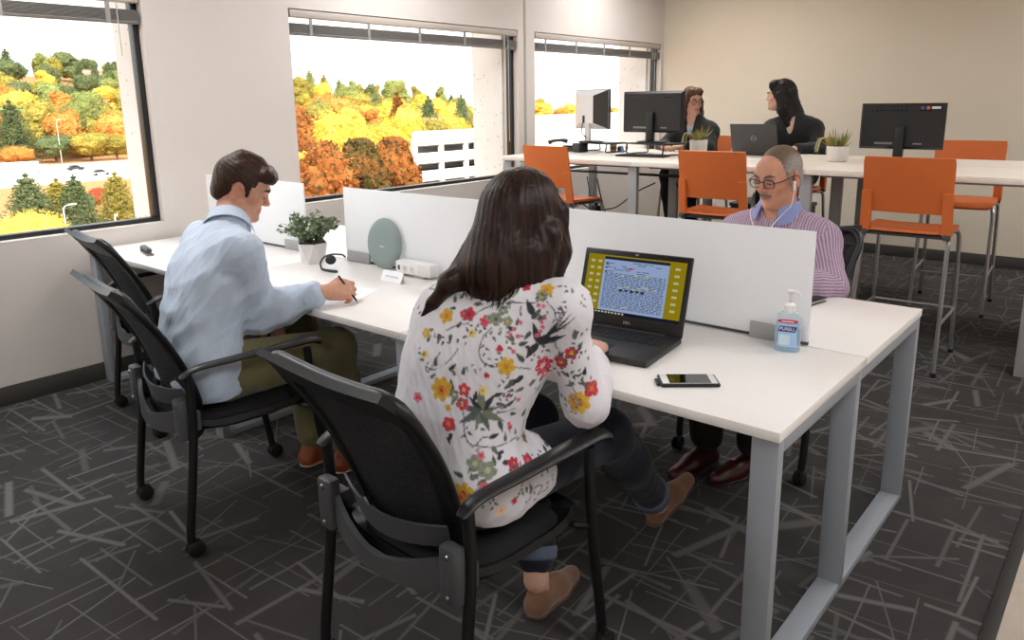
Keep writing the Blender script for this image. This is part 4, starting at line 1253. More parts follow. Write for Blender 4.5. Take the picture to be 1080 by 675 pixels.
# ------------------------------------------------------------------ monitors and things on the high table
mon_b = M('monitor_black', (13, 13, 14), .45); mon_g = M('monitor_gloss', (10, 10, 11), .15)
def monitor(label, loc, rz, W, Hh, zc, silver=False, stickers=False, stand_h=None):
    t = thing('monitor', label, 'monitor', loc, rz)
    bk = M('monitor_silver_back', (214, 214, 216), .3, spec=.6) if silver else mon_b
    part('screen', MB().box((-W / 2 + .012, .0235, zc - Hh / 2 + .012), (W / 2 - .012, .0252, zc + Hh / 2 - .012)), mon_g, t)
    part('bezel', MB().box((-W / 2, .004, zc - Hh / 2), (W / 2, .024, zc + Hh / 2), .006), mon_b, t)
    mb = MB()
    # shell on the back: tapering raised box
    z0, z1 = zc - Hh / 2, zc + Hh / 2
    a = [(-W / 2 + .004, .004, z0 + .004), (W / 2 - .004, .004, z0 + .004), (W / 2 - .004, .004, z1 - .004), (-W / 2 + .004, .004, z1 - .004)]
    if silver: b = [(-W * .20, -.05, z0 + .05), (W * .20, -.05, z0 + .05), (W * .20, -.05, z1 - .05), (-W * .20, -.05, z1 - .05)]
    else: b = [(-W * .47, -.018, z0 + .018), (W * .47, -.018, z0 + .018), (W * .47, -.018, z1 - .018), (-W * .47, -.018, z1 - .018)]
    A_ = [mb.bm.verts.new(p) for p in a]; B_ = [mb.bm.verts.new(p) for p in b]
    mb.bm.faces.new(B_); mb.bm.faces.new(list(reversed(A_)))
    for k in range(4): mb.bm.faces.new((A_[k], A_[(k + 1) % 4], B_[(k + 1) % 4], B_[k]))
    sh = part('back_shell', mb, bk, t, smooth=0)
    d0 = -.05 if silver else -.018
    v = MB()
    if silver:
        v.box((W * .18, -.052, z0 + .06), (W * .205, -.049, z1 - .06)); 
        part('side_panel', MB().poly([(W / 2 - .006, .002, z0 + .006), (W / 2 - .006, .002, z1 - .006), (W * .21, -.0512, z1 - .052), (W * .21, -.0512, z0 + .052)], .003, (.5, -1, 0)), mon_b, t, label='dark side panel')
        part('port_block', MB().box((-.05, d0 - .004, z0 + .05), (-.02, d0, z0 + .11)), mon_b, t)
        part('power_cord', MB().tube(bez([(-.03, d0 - .01, z0 + .06), (-.02, d0 - .03, z0 - .02), (.03, d0 - .02, z0 - .07), (.01, d0 - .02, .06)], 6), .004, 6), mon_b, t)
    else:
        for k in range(9): v.box((-W * .36 + k * W * .05, d0 - .0012, z1 - .052), (-W * .335 + k * W * .05, d0, z1 - .044))
        v.box((W * .20, d0 - .0012, z1 - .052), (W * .34, d0, z1 - .044))
        part('vent', v, mon_g, sh)
        pt = MB(); pt.box((-W * .30, d0 - .0015, z0 + .032), (-W * .08, d0 - .0002, z0 + .046)); pt.box((W * .16, d0 - .0015, z0 + .034), (W * .26, d0 - .0002, z0 + .043))
        part('port_label', pt, M('port_label', (120, 120, 124), .5), sh)
    if stickers:
        for q, (cx, rgb) in enumerate(((.235, (70, 90, 170)), (.30, (206, 96, 60)))):
            part('round_sticker', MB().lathe([(.001, .001), (.011, .001), (.011, 0)], (W * cx, d0 - .0002, z1 - .03), 16, (0, -1, 0)), M('sticker_%d' % rgb[0], rgb, .5), sh)
        part('white_sticker', MB().box((W * .34, d0 - .0014, z1 - .037), (W * .44, d0 - .0002, z1 - .022)), M('sticker_white', (214, 214, 214), .5), sh)
    st = MB(); st.box((-.03, -.045, .012), (.03, -.015, zc), .006); part('neck', st, mon_b if not silver else M('monitor_silver_back', (214, 214, 216), .3), t)
    bs = MB(); bottle_body(bs, [(.115, .085, 0), (.115, .085, .008), (.10, .07, .013)], 3.0); part('base', bs, mon_b, t)
    return t
rz_m = R(2)
def riser(label, loc, rz, W, H):
    t = thing('monitor_riser', label, 'monitor stand', loc, rz)
    part('shelf', MB().box((-W / 2, -.11, H - .012), (W / 2, .11, H), .003), M('riser_black', (24, 24, 25), .4), t)
    for s in (-1, 1):
        x = s * (W / 2 - .006)
        part('leg_loop', MB().tube(bez([(x, -.11, H - .006), (x * 1.02, -.118, H * .5), (x * .97, -.11, .0075), (x * .97, .0, .007), (x * .97, .11, .0075), (x * 1.02, .118, H * .5), (x, .11, H - .006)], 5), .0052, 8), M('riser_black', (24, 24, 25), .4), t)
    return t
riser('black wire-legged monitor riser under the centre monitor', (-3.03, 5.36, HZ), R(-14), .40, .092)
monitor('black monitor seen from behind at the centre of the high table on a riser', (-3.06, 5.36, HZ + .092), R(-3), .545, .315, .235)
riser('black monitor riser under the silver-backed monitor by the window', (-3.58, 5.46, HZ), R(-14), .34, .08)
monitor('silver-backed monitor standing on a riser before the corner window', (-3.66, 5.40, HZ + .08), R(-22), .50, .32, .27, True)
monitor('black monitor with small round stickers, alone on the right of the high table', (-1.335, 5.62, HZ), R(1), .515, .30, .225, False, True)
dp = thing('desk_phone', 'grey desk telephone on the high table by the corner window', 'telephone', (-3.93, 5.36, HZ), R(-20))
part('base', MB().poly([(-.09, -.08, 0), (.09, -.08, 0), (.09, .08, .0), (.09, .08, .06), (.09, -.06, .03)][:3] + [(-.09, .08, 0)], .035), M('phone_grey', (92, 92, 94), .5), dp)
part('handset', MB().tube(bez([(-.06, -.09, .075), (-.062, -.04, .088), (-.062, .04, .09), (-.06, .09, .08)], 4), [.02, .019, .016, .014, .013, .013, .013, .013, .014, .016, .018, .019, .02], 10), M('phone_dark', (44, 44, 46), .45), dp)
part('display', MB().box((-.02, .02, .036), (.07, .065, .05), .003), M('phone_dark', (44, 44, 46), .45), dp)
bx = thing('black_speaker_box', 'small black box beside the silver-backed monitor on the high table', 'box', (-3.72, 5.33, HZ), R(-20))
part('body', MB().box((-.055, -.045, 0), (.055, .045, .075), .008), mon_b, bx); part('front_grille', MB().box((-.045, -.047, .01), (.045, -.0455, .065), .002), M('grille', (52, 52, 54), .6), bx)
cp = thing('paper_cup', 'beige cup standing under the riser of the silver-backed monitor', 'cup', (-3.50, 5.50, HZ))
part('cup_body', MB().lathe([(.024, 0), (.026, .002), (.031, .062), (.0325, .064), (.029, .062), (.024, .006), (.001, .005)], (0, 0, 0), 22), M('cup_beige', (178, 160, 132), .6), cp); part('cup_band', MB().lathe([(.0275, .02), (.0285, .02), (.0305, .045), (.0295, .045)], (0, 0, 0), 22), M('cup_brown', (130, 108, 84), .7), cp)
tp_ = thing('tape_dispenser', 'small blue tape dispenser beside the cup under the riser', 'tape dispenser', (-3.415, 5.46, HZ), R(-20))
part('body', MB().poly([(-.03, 0, 0), (.035, 0, 0), (.035, 0, .012), (.01, 0, .045), (-.02, 0, .05), (-.032, 0, .03)], .025, (0, 1, 0)), M('tape_blue', (70, 110, 150), .4), tp_); part('roll', MB().lathe([(.012, -.004), (.02, -.004), (.02, .03), (.012, .03)], (-.006, .0, .03), 18, (0, 1, 0)), M('tape_roll', (30, 40, 60), .3), tp_)
kb = thing('keyboard', 'thin black keyboard pushed under the centre monitor riser', 'keyboard', (-3.0, 5.12, HZ), R(4))
part('tray', MB().box((-.20, -.06, 0), (.20, .06, .012), .004), mon_b, kb)
k_ = MB()
for r in range(5):
    for c in range(14): k_.box((-.19 + c * .027, -.05 + r * .021, .012), (-.167 + c * .027, -.033 + r * .021, .016), .001, seg=1)
part('keys', k_, M('laptop_keys', (20, 20, 21), .5), kb)
# cables hanging under the high table
def cable(label, pts, r=.005):
    o = part('power_cable', MB().tube(bez(pts, 8), r, 7), M('cable_black', (18, 18, 18), .5), None)
    tag(o, label, 'cable'); return o
cable('black cable drooping from the table tray to the adapter near the window', [(-3.85, 5.20, .86), (-3.72, 5.16, .76), (-3.55, 5.12, .66), (-3.40, 5.10, .60)])
cable('black cable rising from the adapter toward the grey leg of the high table', [(-3.38, 5.10, .62), (-3.2, 5.08, .66), (-3.05, 5.12, .78), (-2.9, 5.15, .86)])
cable('black cable hanging straight down then curling along to the grey leg', [(-3.42, 5.14, .865), (-3.36, 5.12, .7), (-3.28, 5.12, .54), (-3.12, 5.12, .46), (-2.9, 5.14, .45)])
cable('black cable looping under the right half of the table behind the orange stool seat', [(-2.75, 5.2, .86), (-2.62, 5.18, .66), (-2.5, 5.2, .52), (-2.62, 5.22, .42), (-2.7, 5.22, .45)])
cable('thin black cable hanging in front of the window wall under the table end', [(-3.60, 5.26, .866), (-3.6, 5.3, .72), (-3.585, 5.3, .5), (-3.58, 5.3, .42)], .004)
ad = thing('power_adapter', 'black power adapter hanging by its cable under the high table', 'adapter', (-3.39, 5.085, .53), R(-20))
part('brick', MB().box((-.035, -.025, 0), (.035, .025, .13), .008), mon_b, ad); part('plug', MB().box((-.012, -.012, .13), (.012, .012, .16), .004), mon_b, ad)
bin_ = thing('storage_box', 'large dark box standing on the floor under the high table', 'box', (-2.69, 6.98, 0))
mb = MB(); mb.box((-.32, -.22, 0), (.32, .22, .50), .012); part('body', mb, M('dark_box', (24, 24, 26), .6), bin_); part('lid', MB().box((-.33, -.23, .50), (.33, .23, .535), .01), M('dark_box_lid', (34, 34, 36), .5), bin_)

# small things on the low desks
hs = thing('eyeglasses_headset', 'dark headset with a thin band lying on the desk beside the potted plant', 'headset', (-2.82, 2.075, .735), R(20))
hs.scale = (.8, .8, .72)
dk = M('headset_dark', (30, 34, 42), .4); 
part('band', MB().tube(bez([(-.05, -.02, .012), (-.075, .01, .04), (-.06, .03, .075), (-.01, .035, .095), (.06, .03, .098), (.085, .02, .085)], 5), .0055, 8), dk, hs)
part('ear_pad', MB().lathe([(.001, -.012), (.024, -.012), (.03, -.004), (.03, .006), (.02, .012), (.001, .013)], (-.018, .03, .06), 18, (.4, -1, .2)), dk, hs)
part('boom', MB().tube(bez([(-.05, -.02, .012), (-.02, -.035, .009), (.03, -.045, .008), (.07, -.05, .0085)], 4), [.007, .008, .008, .008, .008, .009, .009, .01, .01, .01, .01, .01, .009], 8), dk, hs)
g2 = thing('soap_pump_bottle', 'white pump bottle half hidden behind the potted plant', 'bottle', (-3.00, 2.44, .735), R(10))
part('bottle', bottle_body(MB(), [(.03, .022, 0), (.033, .025, .004), (.034, .025, .095), (.014, .013, .115)]), M('white_bottle', (232, 230, 230), .35), g2); part('pump', MB().lathe([(.015, .115), (.015, .13), (.006, .134), (.006, .165), (.001, .168)], (0, 0, 0), 16).tube([(0, 0, .163), (.03, -.01, .16)], .006, 8), pm, g2); part('pink_label', MB().grid(lambda u, v: ((u - .5) * .05, -.0256, .03 + .05 * v), 2, 2, .0006), M('label_pink', (226, 170, 176), .5), g2)
ppr = thing('notepaper', 'white sheet of notepaper under the young man\'s writing hand', 'paper', (-2.40, 1.80, .735), R(24))
part('sheet', MB().box((-.105, -.14, .0003), (.105, .14, .0012)), M('paper_white', (244, 246, 252), .7), ppr)
wr = MB()
for k in range(9): wr.box((-.085, .10 - k * .017, .0012), (-.085 + .17 * (.55 + .4 * ((k * 37) % 10) / 10), .1015 - k * .017, .00145))
part('handwriting', wr, M('ink_blue', (90, 96, 140), .7), ppr)
nb = thing('black_notebook', 'black notebook lying on the far desk beside the man\'s arm', 'notebook', (-.985, 2.79, .735), R(-12))
part('cover', MB().box((-.10, -.075, 0), (.10, .075, .004), .0015).box((-.10, -.075, .013), (.10, .075, .018), .002), M('notebook_black', (20, 18, 18), .45), nb); part('pages', MB().box((-.097, -.072, .004), (.094, .072, .013)), M('pages', (222, 218, 210), .8), nb)
trm = thing('stapler', 'grey stapler lying on the desk by the left window', 'stapler', (-3.93, 1.755, .735), R(-14))
part('base', MB().box((-.085, -.018, 0), (.085, .018, .008), .003), M('stapler_grey', (120, 116, 112), .5), trm); part('arm', MB().box((-.085, -.014, .016), (.07, .014, .034), .007), M('stapler_dark', (70, 66, 64), .4), trm); part('hinge', MB().box((-.085, -.016, .006), (-.055, .016, .028), .004), M('stapler_dark', (70, 66, 64), .4), trm)
# ------------------------------------------------------------------ people
V = lambda *a: np.array(a, float)
class Head:
    def __init__(s, C, fwd, down=0, roll=0, size=1.0):
        f = nv(V(fwd[0], fwd[1], 0)); r = V(f[1], -f[0], 0); u = V(0, 0, 1)
        d = R(down); f2 = f * math.cos(d) - u * math.sin(d); u2 = u * math.cos(d) + f * math.sin(d)
        q = R(roll); r3 = r * math.cos(q) + u2 * math.sin(q); u3 = -r * math.sin(q) + u2 * math.cos(q)
        s.R = np.stack([r3, f2, u3], 1); s.C = np.array(C, float); s.k = size
    def w(s, p): return s.C + s.R @ (np.array(p, float) * s.k)
    def loc(s, P): return ((P - s.C) @ s.R) / s.k
    def mat(s):
        m = Matrix.Identity(4)
        for i in range(3):
            for j in range(3): m[i][j] = s.R[i, j] * s.k
            m[i][3] = s.C[i]
        return m
    def ell(s, F, c, rad, k=.02, op='u', rot=None):
        Rm = s.R if rot is None else s.R @ rot
        F.ell(s.w(c), np.array(rad) * s.k, Rm, k * s.k, op)
    def cap(s, F, a, b, ra, rb=None, k=.02, op='u', sq=None):
        F.cap(s.w(a), s.w(b), ra * s.k, (ra if rb is None else rb) * s.k, k * s.k, None if sq is None else (s.R @ np.array(sq[0], float), sq[1]), op)
def rotz(a):
    c, q = math.cos(R(a)), math.sin(R(a)); return np.array([[c, -q, 0], [q, c, 0], [0, 0, 1.0]])
def head_sdf(F, H, fem=False, neck=None, jw=None):
    j = jw or (.9 if fem else 1.0)
    H.ell(F, (0, -.018, .030), (.072, .092, .086), .01)
    H.ell(F, (0, .024, -.028), (.059 * (.96 if fem else 1), .066, .084), .03)
    H.ell(F, (0, .046, -.086), (.037 * j, .042, .031), .025)
    for s in (-1, 1):
        H.ell(F, (s * .048 * j, .008, -.066), (.016, .030, .022), .025)
        H.ell(F, (s * .040, .064, -.020), (.020, .018, .017), .025)
    H.cap(F, (-.034, .079, .024), (.034, .079, .024), .0115 if not fem else .009, None, .022)
    H.ell(F, (0, .060, .050), (.045, .027, .034), .03)
    H.cap(F, (0, .086, .016), (0, .1085 if not fem else .104, -.024), .0065, .0095, .012)
    for s in (-1, 1): H.ell(F, (s * .0105, .0985, -.029), (.0075, .0095, .0068), .007)
    for s in (-1, 1): H.ell(F, (s * .032, .099, .003), (.0185, .0155, .0125), .012, 's')
    for s in (-1, 1): H.ell(F, (s * .032, .078, .004), (.0155, .0125, .0115), .005)
    H.cap(F, (-.017, .0865, -.053), (.017, .0865, -.053), .0058, None, .008)
    H.cap(F, (-.013, .0865, -.0645), (.013, .0865, -.0645), .0066, None, .008)
    H.cap(F, (-.022, .097, -.0585), (.022, .097, -.0585), .0032, None, .003, 's')
    H.ell(F, (0, .080, -.096), (.018 * j, .016, .015), .02)
    for s in (-1, 1):
        rt_ = rotz(-s * 22)
        H.ell(F, (s * .0775, -.010, -.006), (.0075, .020, .033), .008, 'u', rt_)
        H.ell(F, (s * .0745, -.008, -.030), (.006, .010, .012), .008)
        H.ell(F, (s * .0845, -.004, .002), (.0065, .010, .018), .004, 's', rt_)
    if neck is not None:
        a = H.w((0, -.022, -.055)); F.cap(a, neck, .052 * (.85 if fem else 1), .062 * (.85 if fem else 1), .03)
        F.cap(H.w((0, .012, -.075)), (a + np.array(neck)) / 2 + (np.array(neck) - a) * .25, .034, .040, .03)
def hand_sdf(F, wrist, d, n, thumb, curl=(20, 30, 25), spread=5, size=1.0, tcurl=20, curls=None):
    """d finger direction, n back of the hand, thumb +1/-1: on which side of d x n"""
    d = nv(d); n = nv(n); n = nv(n - d * (n @ d)); x = np.cross(d, n) * thumb
    W = np.array(wrist, float)
    def w(p): return W + (x * p[0] + d * p[1] + n * p[2]) * size
    F.cap(w((0, -.03, 0)), w((0, .02, 0)), .0245 * size, .023 * size, .02, (n, .72))
    xs = (-.031, -.0105, .0105, .031); ls = (.054, .070, .077, .069); ym = (.078, .088, .090, .086)
    for i in range(4): F.cap(w((xs[i] * .45, .012, 0)), w((xs[i], ym[i], .002)), .0165 * size, .0122 * size, .012)
    F.cap(w((.012, .025, -.006)), w((.033, .045, -.010)), .018 * size, .014 * size, .014)
    F.cap(w((-.018, .02, -.008)), w((-.03, .06, -.006)), .014 * size, .012 * size, .014)
    for i in range(4):
        c = curl if curls is None else curls[i]
        p = V(xs[i], ym[i], .002); a = 0; az = (xs[i] / .031) * R(spread)
        seg = (.46, .30, .24); r = (.0098, .0088, .0078, .0066)
        if i == 0: r = tuple(q * .88 for q in r)
        for q in range(3):
            a += R(c[q]); dr = V(math.sin(az) * math.cos(a), math.cos(az) * math.cos(a), -math.sin(a))
            e = p + dr * ls[i] * seg[q] * 1.08
            F.cap(w(p), w(e), r[q] * size, r[q + 1] * size, .0035); p = e
    p = V(.034, .034, -.008); a = R(38); b = R(20)
    for q, (L, ra, rb) in enumerate(((.042, .0135, .0115), (.033, .0112, .0098), (.026, .0098, .0078))):
        dr = V(math.sin(a), math.cos(a) * math.cos(b), -math.sin(b) * math.cos(a)); e = p + dr * L
        F.cap(w(p), w(e), ra * size, rb * size, .005); p = e; a -= R(tcurl * .8); b += R(tcurl * .5)
def torso_sdf(F, J, inf=0.0, k=.05, low=True):
    """J needs pelvis, waist, chest, neck, shL, shR, w (width scale), d (depth scale)"""
    side = nv(J['shR'] - J['shL']); up = nv(J['neck'] - J['pelvis']); fr = nv(np.cross(up, side))
    w, d = J.get('w', 1), J.get('d', 1)
    def slab(c, half, r, k):
        rr = r * d + inf
        F.cap(c - side * half * w, c + side * half * w, rr, rr, k)
    if low:
        slab(J['pelvis'] + up * .0, .075, .100, .03); slab(J['pelvis'] + up * .08, .07, .098, k)
    slab(J['waist'], .062, .092, k); slab((J['waist'] + J['chest']) / 2, .07, .097, k)
    slab(J['chest'], .082, .103, k); slab(J['chest'] * .5 + J['neck'] * .5 - up * .015, .095, .085, k)
    F.cap(J['shL'], J['shR'], .052 * J.get('s', 1) + inf, None, k)
    if 'belly' in J: F.ell(J['waist'] + fr * .05 - up * .02, (V(.13, .09, .11)) * J['belly'] + inf, np.stack([side, fr, up], 1), .06)
    F.cap(J['shL'] * .62 + J['shR'] * .38 + up * .025, J['neck'] + up * .02, .042 + inf * .8, .052 + inf * .6, .05); F.cap(J['shR'] * .62 + J['shL'] * .38 + up * .025, J['neck'] + up * .02, .042 + inf * .8, .052 + inf * .6, .05)
    if J.get('bust'):
        for s in (-1, 1): F.ell(J['chest'] + side * s * .075 + fr * .075 - up * .02, V(.062, .06, .062) * J['bust'] + inf, None, .05)
def arm_sdf(F, sh, el, wr, inf=0.0, t=1.0, k=.03, s=1.0, infw=None):
    infw = inf if infw is None else infw
    F.cap(sh, el, .050 * s + inf, .041 * s + inf, k)
    e2 = el + (wr - el) * t
    mid = el + (wr - el) * min(.35, t)
    F.cap(el, mid, .041 * s + inf, .043 * s + inf, k); F.cap(mid, e2, .043 * s + inf, (.043 + (.027 - .043) * t) * s + infw, k)
def leg_sdf(F, hip, kn, an, inf=0.0, k=.04, s=1.0, t=1.0, infa=None):
    infa = inf if infa is None else infa
    F.cap(hip, kn, .088 * s + inf, .058 * s + inf, k)
    m = kn + (an - kn) * .35; e = kn + (an - kn) * t
    F.cap(kn, m, .057 * s + inf, .056 * s + inf, k); F.cap(m, e, .056 * s + inf, (.056 - .020 * t) * s + infa, k)
def foot_sdf(F, an, heel, toe, s=1.0):
    F.cap(an, heel * .8 + toe * .2 + V(0, 0, .045), .034 * s, .024 * s, .02); F.cap(heel * .8 + toe * .2 + V(0, 0, .035), heel * .3 + toe * .7 + V(0, 0, .026), .022 * s, .016 * s, .02)
def waves(seed, amp, lam, n=5, ridge=True, vert=None):
    rnd = np.random.RandomState(seed); ks = []
    for i in range(n):
        d = rnd.normal(size=3)
        if vert is not None: d = d * np.array(vert)
        d /= np.linalg.norm(d); ks.append((d * 2 * PI / (lam * rnd.uniform(.7, 1.5)), rnd.uniform(0, 6.28), rnd.normal(size=3) * 6, rnd.uniform(0, 6.28)))
    def f(x, y, z):
        o = 0
        for kv, ph, k2, p2 in ks:
            a = np.sin(kv[0] * x + kv[1] * y + kv[2] * z + ph + 1.3 * np.sin(k2[0] * x + k2[1] * y + k2[2] * z + p2))
            o = o + (np.abs(a) if ridge else a)
        return amp * (o / n - (.6 if ridge else 0)) * 2
    return f
def make(name, F, mat, parent, base, color=None, label=None):
    v, q = F.build()
    col = color(v) if color is not None else None
    me = np_mesh(name, v, q, col, base)
    o = link(name, me, mat, parent)
    if label: o['label'] = label
    return o, v, q
def vcol(rgb, n): return np.tile(L3(rgb), (n, 1))
skin_mats = {}
def skin(name): return M('skin_' + name, (200, 150, 125), .55, attr='Col', var=.05, vscale=60, bump=.08, bscale=420, bdist=.001, sss=.08, spec=.35)
def skin_color(H, rgb, lip, cheek=.25):
    def f(v):
        c = vcol(rgb, len(v)); l = H.loc(v)
        m = np.exp(-(((l[:, 0]) / .022) ** 2) ** 2 - ((l[:, 2] + .0588) / .011) ** 4) * (l[:, 1] > .06)
        c = c + (L3(lip) - c) * np.clip(m, 0, 1)[:, None] * .85
        red = L3((min(255, rgb[0] + 4), rgb[1] - 34, rgb[2] - 34))
        for s in (-1, 1):
            m = np.exp(-((l[:, 0] - s * .045) / .026) ** 2 - ((l[:, 2] + .025) / .024) ** 2) * (l[:, 1] > .03)
            c = c + (red - c) * m[:, None] * cheek
            m = np.exp(-((l[:, 0] - s * .08) / .012) ** 2 - ((l[:, 2] + .006) / .035) ** 2 - ((l[:, 1] + .01) / .025) ** 2)
            c = c + (red - c) * np.clip(m, 0, 1)[:, None] * .55
        m = np.exp(-((l[:, 0]) / .018) ** 2 - ((l[:, 2] + .026) / .014) ** 2) * (l[:, 1] > .085)
        c = c + (red - c) * m[:, None] * .35
        return c
    return f
eye_w = M('eye_white', (226, 220, 214), .25); iris_m = M('iris_brown', (48, 32, 24), .2)
def face_parts(H, body, base, brow, glasses=None, bo=.0035, lid=.004, brow_w=.0036, lash=(40, 28, 24)):
    T = Matrix.Translation(-Vector(base)) @ H.mat()
    for s in (-1, 1):
        part('eye', MB().ball((s * .032, .0795, .002), .0118, 2).xf(T), eye_w, body)
        part('iris', MB().ball((s * .0315, .0865, -.001), .0062, 2, (1, .8, 1)).xf(T), iris_m, body)
        part('eyelid', MB().ball((s * .032, .0800, .0042), .0130, 3, (1.08, 1, .72)).xf(T), body.data.materials[0] if not lid else M('eyelid_' + body['skin'], EYELID[body['skin']], .6), body)
        part('eyelash', MB().tube(bez([(s * .018, .0885, .000), (s * .026, .0928, -.003), (s * .036, .0925, -.0035), (s * .0465, .085, -.001)], 4), .0011, 5).xf(T), M('lash_%d' % lash[0], lash, .6), body)
        part('eyebrow', MB().tube(bez([(s * .012, .0925, .0215), (s * .024, .0935, .0285), (s * .038, .0870, .0305), (s * .050, .0745, .0245)], 4), [.0022, .0026] + [brow_w * .8] * 8 + [.002, .0016, .0012][:3], 6, flat=(1.2, .8)).xf(T), M('brow_%d' % brow[0], brow, .8), body).location = Vector(H.R[:, 1] * bo)
    if glasses:
        gm = M('spectacle_frame_%d' % glasses[0], glasses, .3); g = MB()
        for s in (-1, 1):
            n = 22; pts = []
            for i in range(n + 1):
                th = 2 * PI * i / n; c, q = math.cos(th), math.sin(th); e = (abs(c) ** 3 + abs(q) ** 3) ** (-1 / 3)
                pts.append((s * .033 + .0245 * c * e, .1015 - .004 * abs(c), .000 + .0165 * q * e))
            g.tube(pts, [.0016 + .0008 * (math.sin(2 * PI * i / n) > .2) for i in range(n + 1)], 6, cap=False)
            g.tube(bez([(s * .0575, .0985, .007), (s * .072, .085, .007), (s * .0795, .04, .010), (s * .082, -.005, .010), (s * .080, -.025, -.006)], 4), .0019, 6)
        g.tube(bez([(-.009, .1015, .006), (0, .105, .009), (.009, .1015, .006)], 4), .0019, 6)
        sp = part('spectacles', g.xf(T), gm, body)
        for s in (-1, 1): part('lens', MB().lathe([(.001, -.0006), (.021, -.0006), (.021, .0006), (.001, .0006)], (s * .033, .1, 0), 20, (0, 1, 0)).xf(T), glass_m, sp)
EYELID = {'woman': (214, 168, 146), 'boy': (196, 146, 122), 'man': (188, 134, 110), 'ladyone': (206, 158, 136), 'ladytwo': (214, 172, 148)}
def shoe(F, heel, toe, w=.036, h=.075, lift=0):
    d = nv(toe - heel); 
    F.cap(heel + d * .03 + V(0, 0, .035), heel * .45 + toe * .55 + V(0, 0, .033), w * .92, w, .02)
    F.cap(heel * .45 + toe * .55 + V(0, 0, .033), toe - d * .03 + V(0, 0, .026), w, w * .72, .02)
    F.cap(heel + d * .035 + V(0, 0, .035), heel + d * .045 + V(0, 0, h), w * .9, w * .78, .02)
    F.cap(heel + d * .05 + V(0, 0, h * .8), heel * .5 + toe * .5 + V(0, 0, .045), w * .8, w * .75, .02)
def shoes(name, mat, solem, body, base, pairs, w=.036, h=.072, label=None):
    for heel, toe in pairs:
        F = Field(.004); shoe(F, heel, toe, w, h)
        up = nv(np.cross(np.cross(toe - heel, V(0, 0, 1)), toe - heel)); F.plane(heel + up * .006, -up, .006)
        d = nv(toe - heel); F.cap(heel + d * .06 + up * (h + .03), heel + d * .055 + up * (h * .62), w * .62, w * .5, .008, None, 's')
        o, v, q = make(name, F, mat, body, base)
        F = Field(.004); 
        F.cap(heel + d * .032 + up * .008, heel * .45 + toe * .55 + up * .008, w * .97, w * 1.05, .02, (up, .22)); F.cap(heel * .45 + toe * .55 + up * .008, toe - d * .03 + up * .008, w * 1.05, w * .78, .02, (up, .24))
        make('sole', F, solem, o, base)
def person_obj(name, F, H, rgb, lip, label, base, skn, group=None):
    v, q = F.build(); c = skin_color(H, rgb, lip)(v)
    me = np_mesh('person', v, q, c, base); o = link('person', me, skin(skn)); o.location = base; o['skin'] = skn
    tag(o, label, 'person'); return o
def collar(body, base, neck, up, fwd, mat, r=.066, gap=38, h=.036, spread=.018, drop=0):
    up = nv(up); f = nv(np.array(fwd) - up * (np.array(fwd) @ up)); s = np.cross(f, up); n0 = np.array(neck) - np.array(base)
    def g(u, v):
        th = R(gap) + (2 * PI - 2 * R(gap)) * u; fr = abs(math.cos(th / 2)) ** 6
        hh = h * (1 - abs(2 * v - 1)) * 1.0; out = 0 if v < .5 else (2 * v - 1) * spread
        rr = r + .002 * v + out + .004 * (v < .5) * (1 - 2 * v)
        low = (.012 + .022 * fr) * max(0, 2 * v - 1)
        p = n0 + (f * math.cos(th) + s * math.sin(th)) * rr + up * (hh - low - .020 * fr + drop) + f * .006 * fr
        return Vector(p)
    return part('collar', MB().grid(g, 44, 8, .003), mat, body, smooth=60)
exec_people = True

# ---- woman in the floral blouse ---------------------------------------------------------------
base = V(-1.27, 1.30, 0)
Jw = dict(pelvis=V(-1.278, 1.262, .555), waist=V(-1.272, 1.290, .700), chest=V(-1.250, 1.350, .865), neck=V(-1.215, 1.425, 1.035), shL=V(-1.345, 1.338, .950), shR=V(-1.042, 1.425, .988), w=.86, d=1.0, bust=1.0)
Hw = Head((-1.188, 1.470, 1.186), (.12, 1), 14, 0, .95)
elR, wrR = V(-1.010, 1.480, .738), V(-1.165, 1.715, .785)
elL, wrL = V(-1.405, 1.510, .735), V(-1.350, 1.755, .785)
knR, anR = V(-1.115, 1.735, .535), V(-1.170, 2.155, .115)
knL, anL = V(-1.370, 1.720, .520), V(-1.235, 1.560, .105)
hR, hL = V(-1.175, 1.27, .550), V(-1.365, 1.27, .550)
F = Field(.006)
torso_sdf(F, Jw); arm_sdf(F, Jw['shR'], elR, wrR, s=.86); arm_sdf(F, Jw['shL'], elL, wrL, s=.86)
leg_sdf(F, hR, knR, anR, s=.95); leg_sdf(F, hL, knL, anL, s=.95)
foot_sdf(F, anR, V(-1.188, 2.185, .03), V(-1.160, 2.36, .11), .9); foot_sdf(F, anL, V(-1.225, 1.545, .01), V(-1.236, 1.75, .01), .9)
head_sdf(F, Hw, True, Jw['neck'])
hand_sdf(F, wrR, (-.30, .95, -.10), (.10, .10, 1), -1, curls=[(35, 35, 25), (32, 34, 22), (28, 32, 22), (25, 30, 20)], size=.92)
hand_sdf(F, wrL, (.38, .9, -.10), (-.1, .1, 1), 1, (28, 32, 22), size=.92)
woman = person_obj('person', F, Hw, (222, 176, 152), (186, 104, 100), 'woman with long brown hair in a white floral blouse, her back to us', base, 'woman')
face_parts(Hw, woman, base, (60, 40, 30))
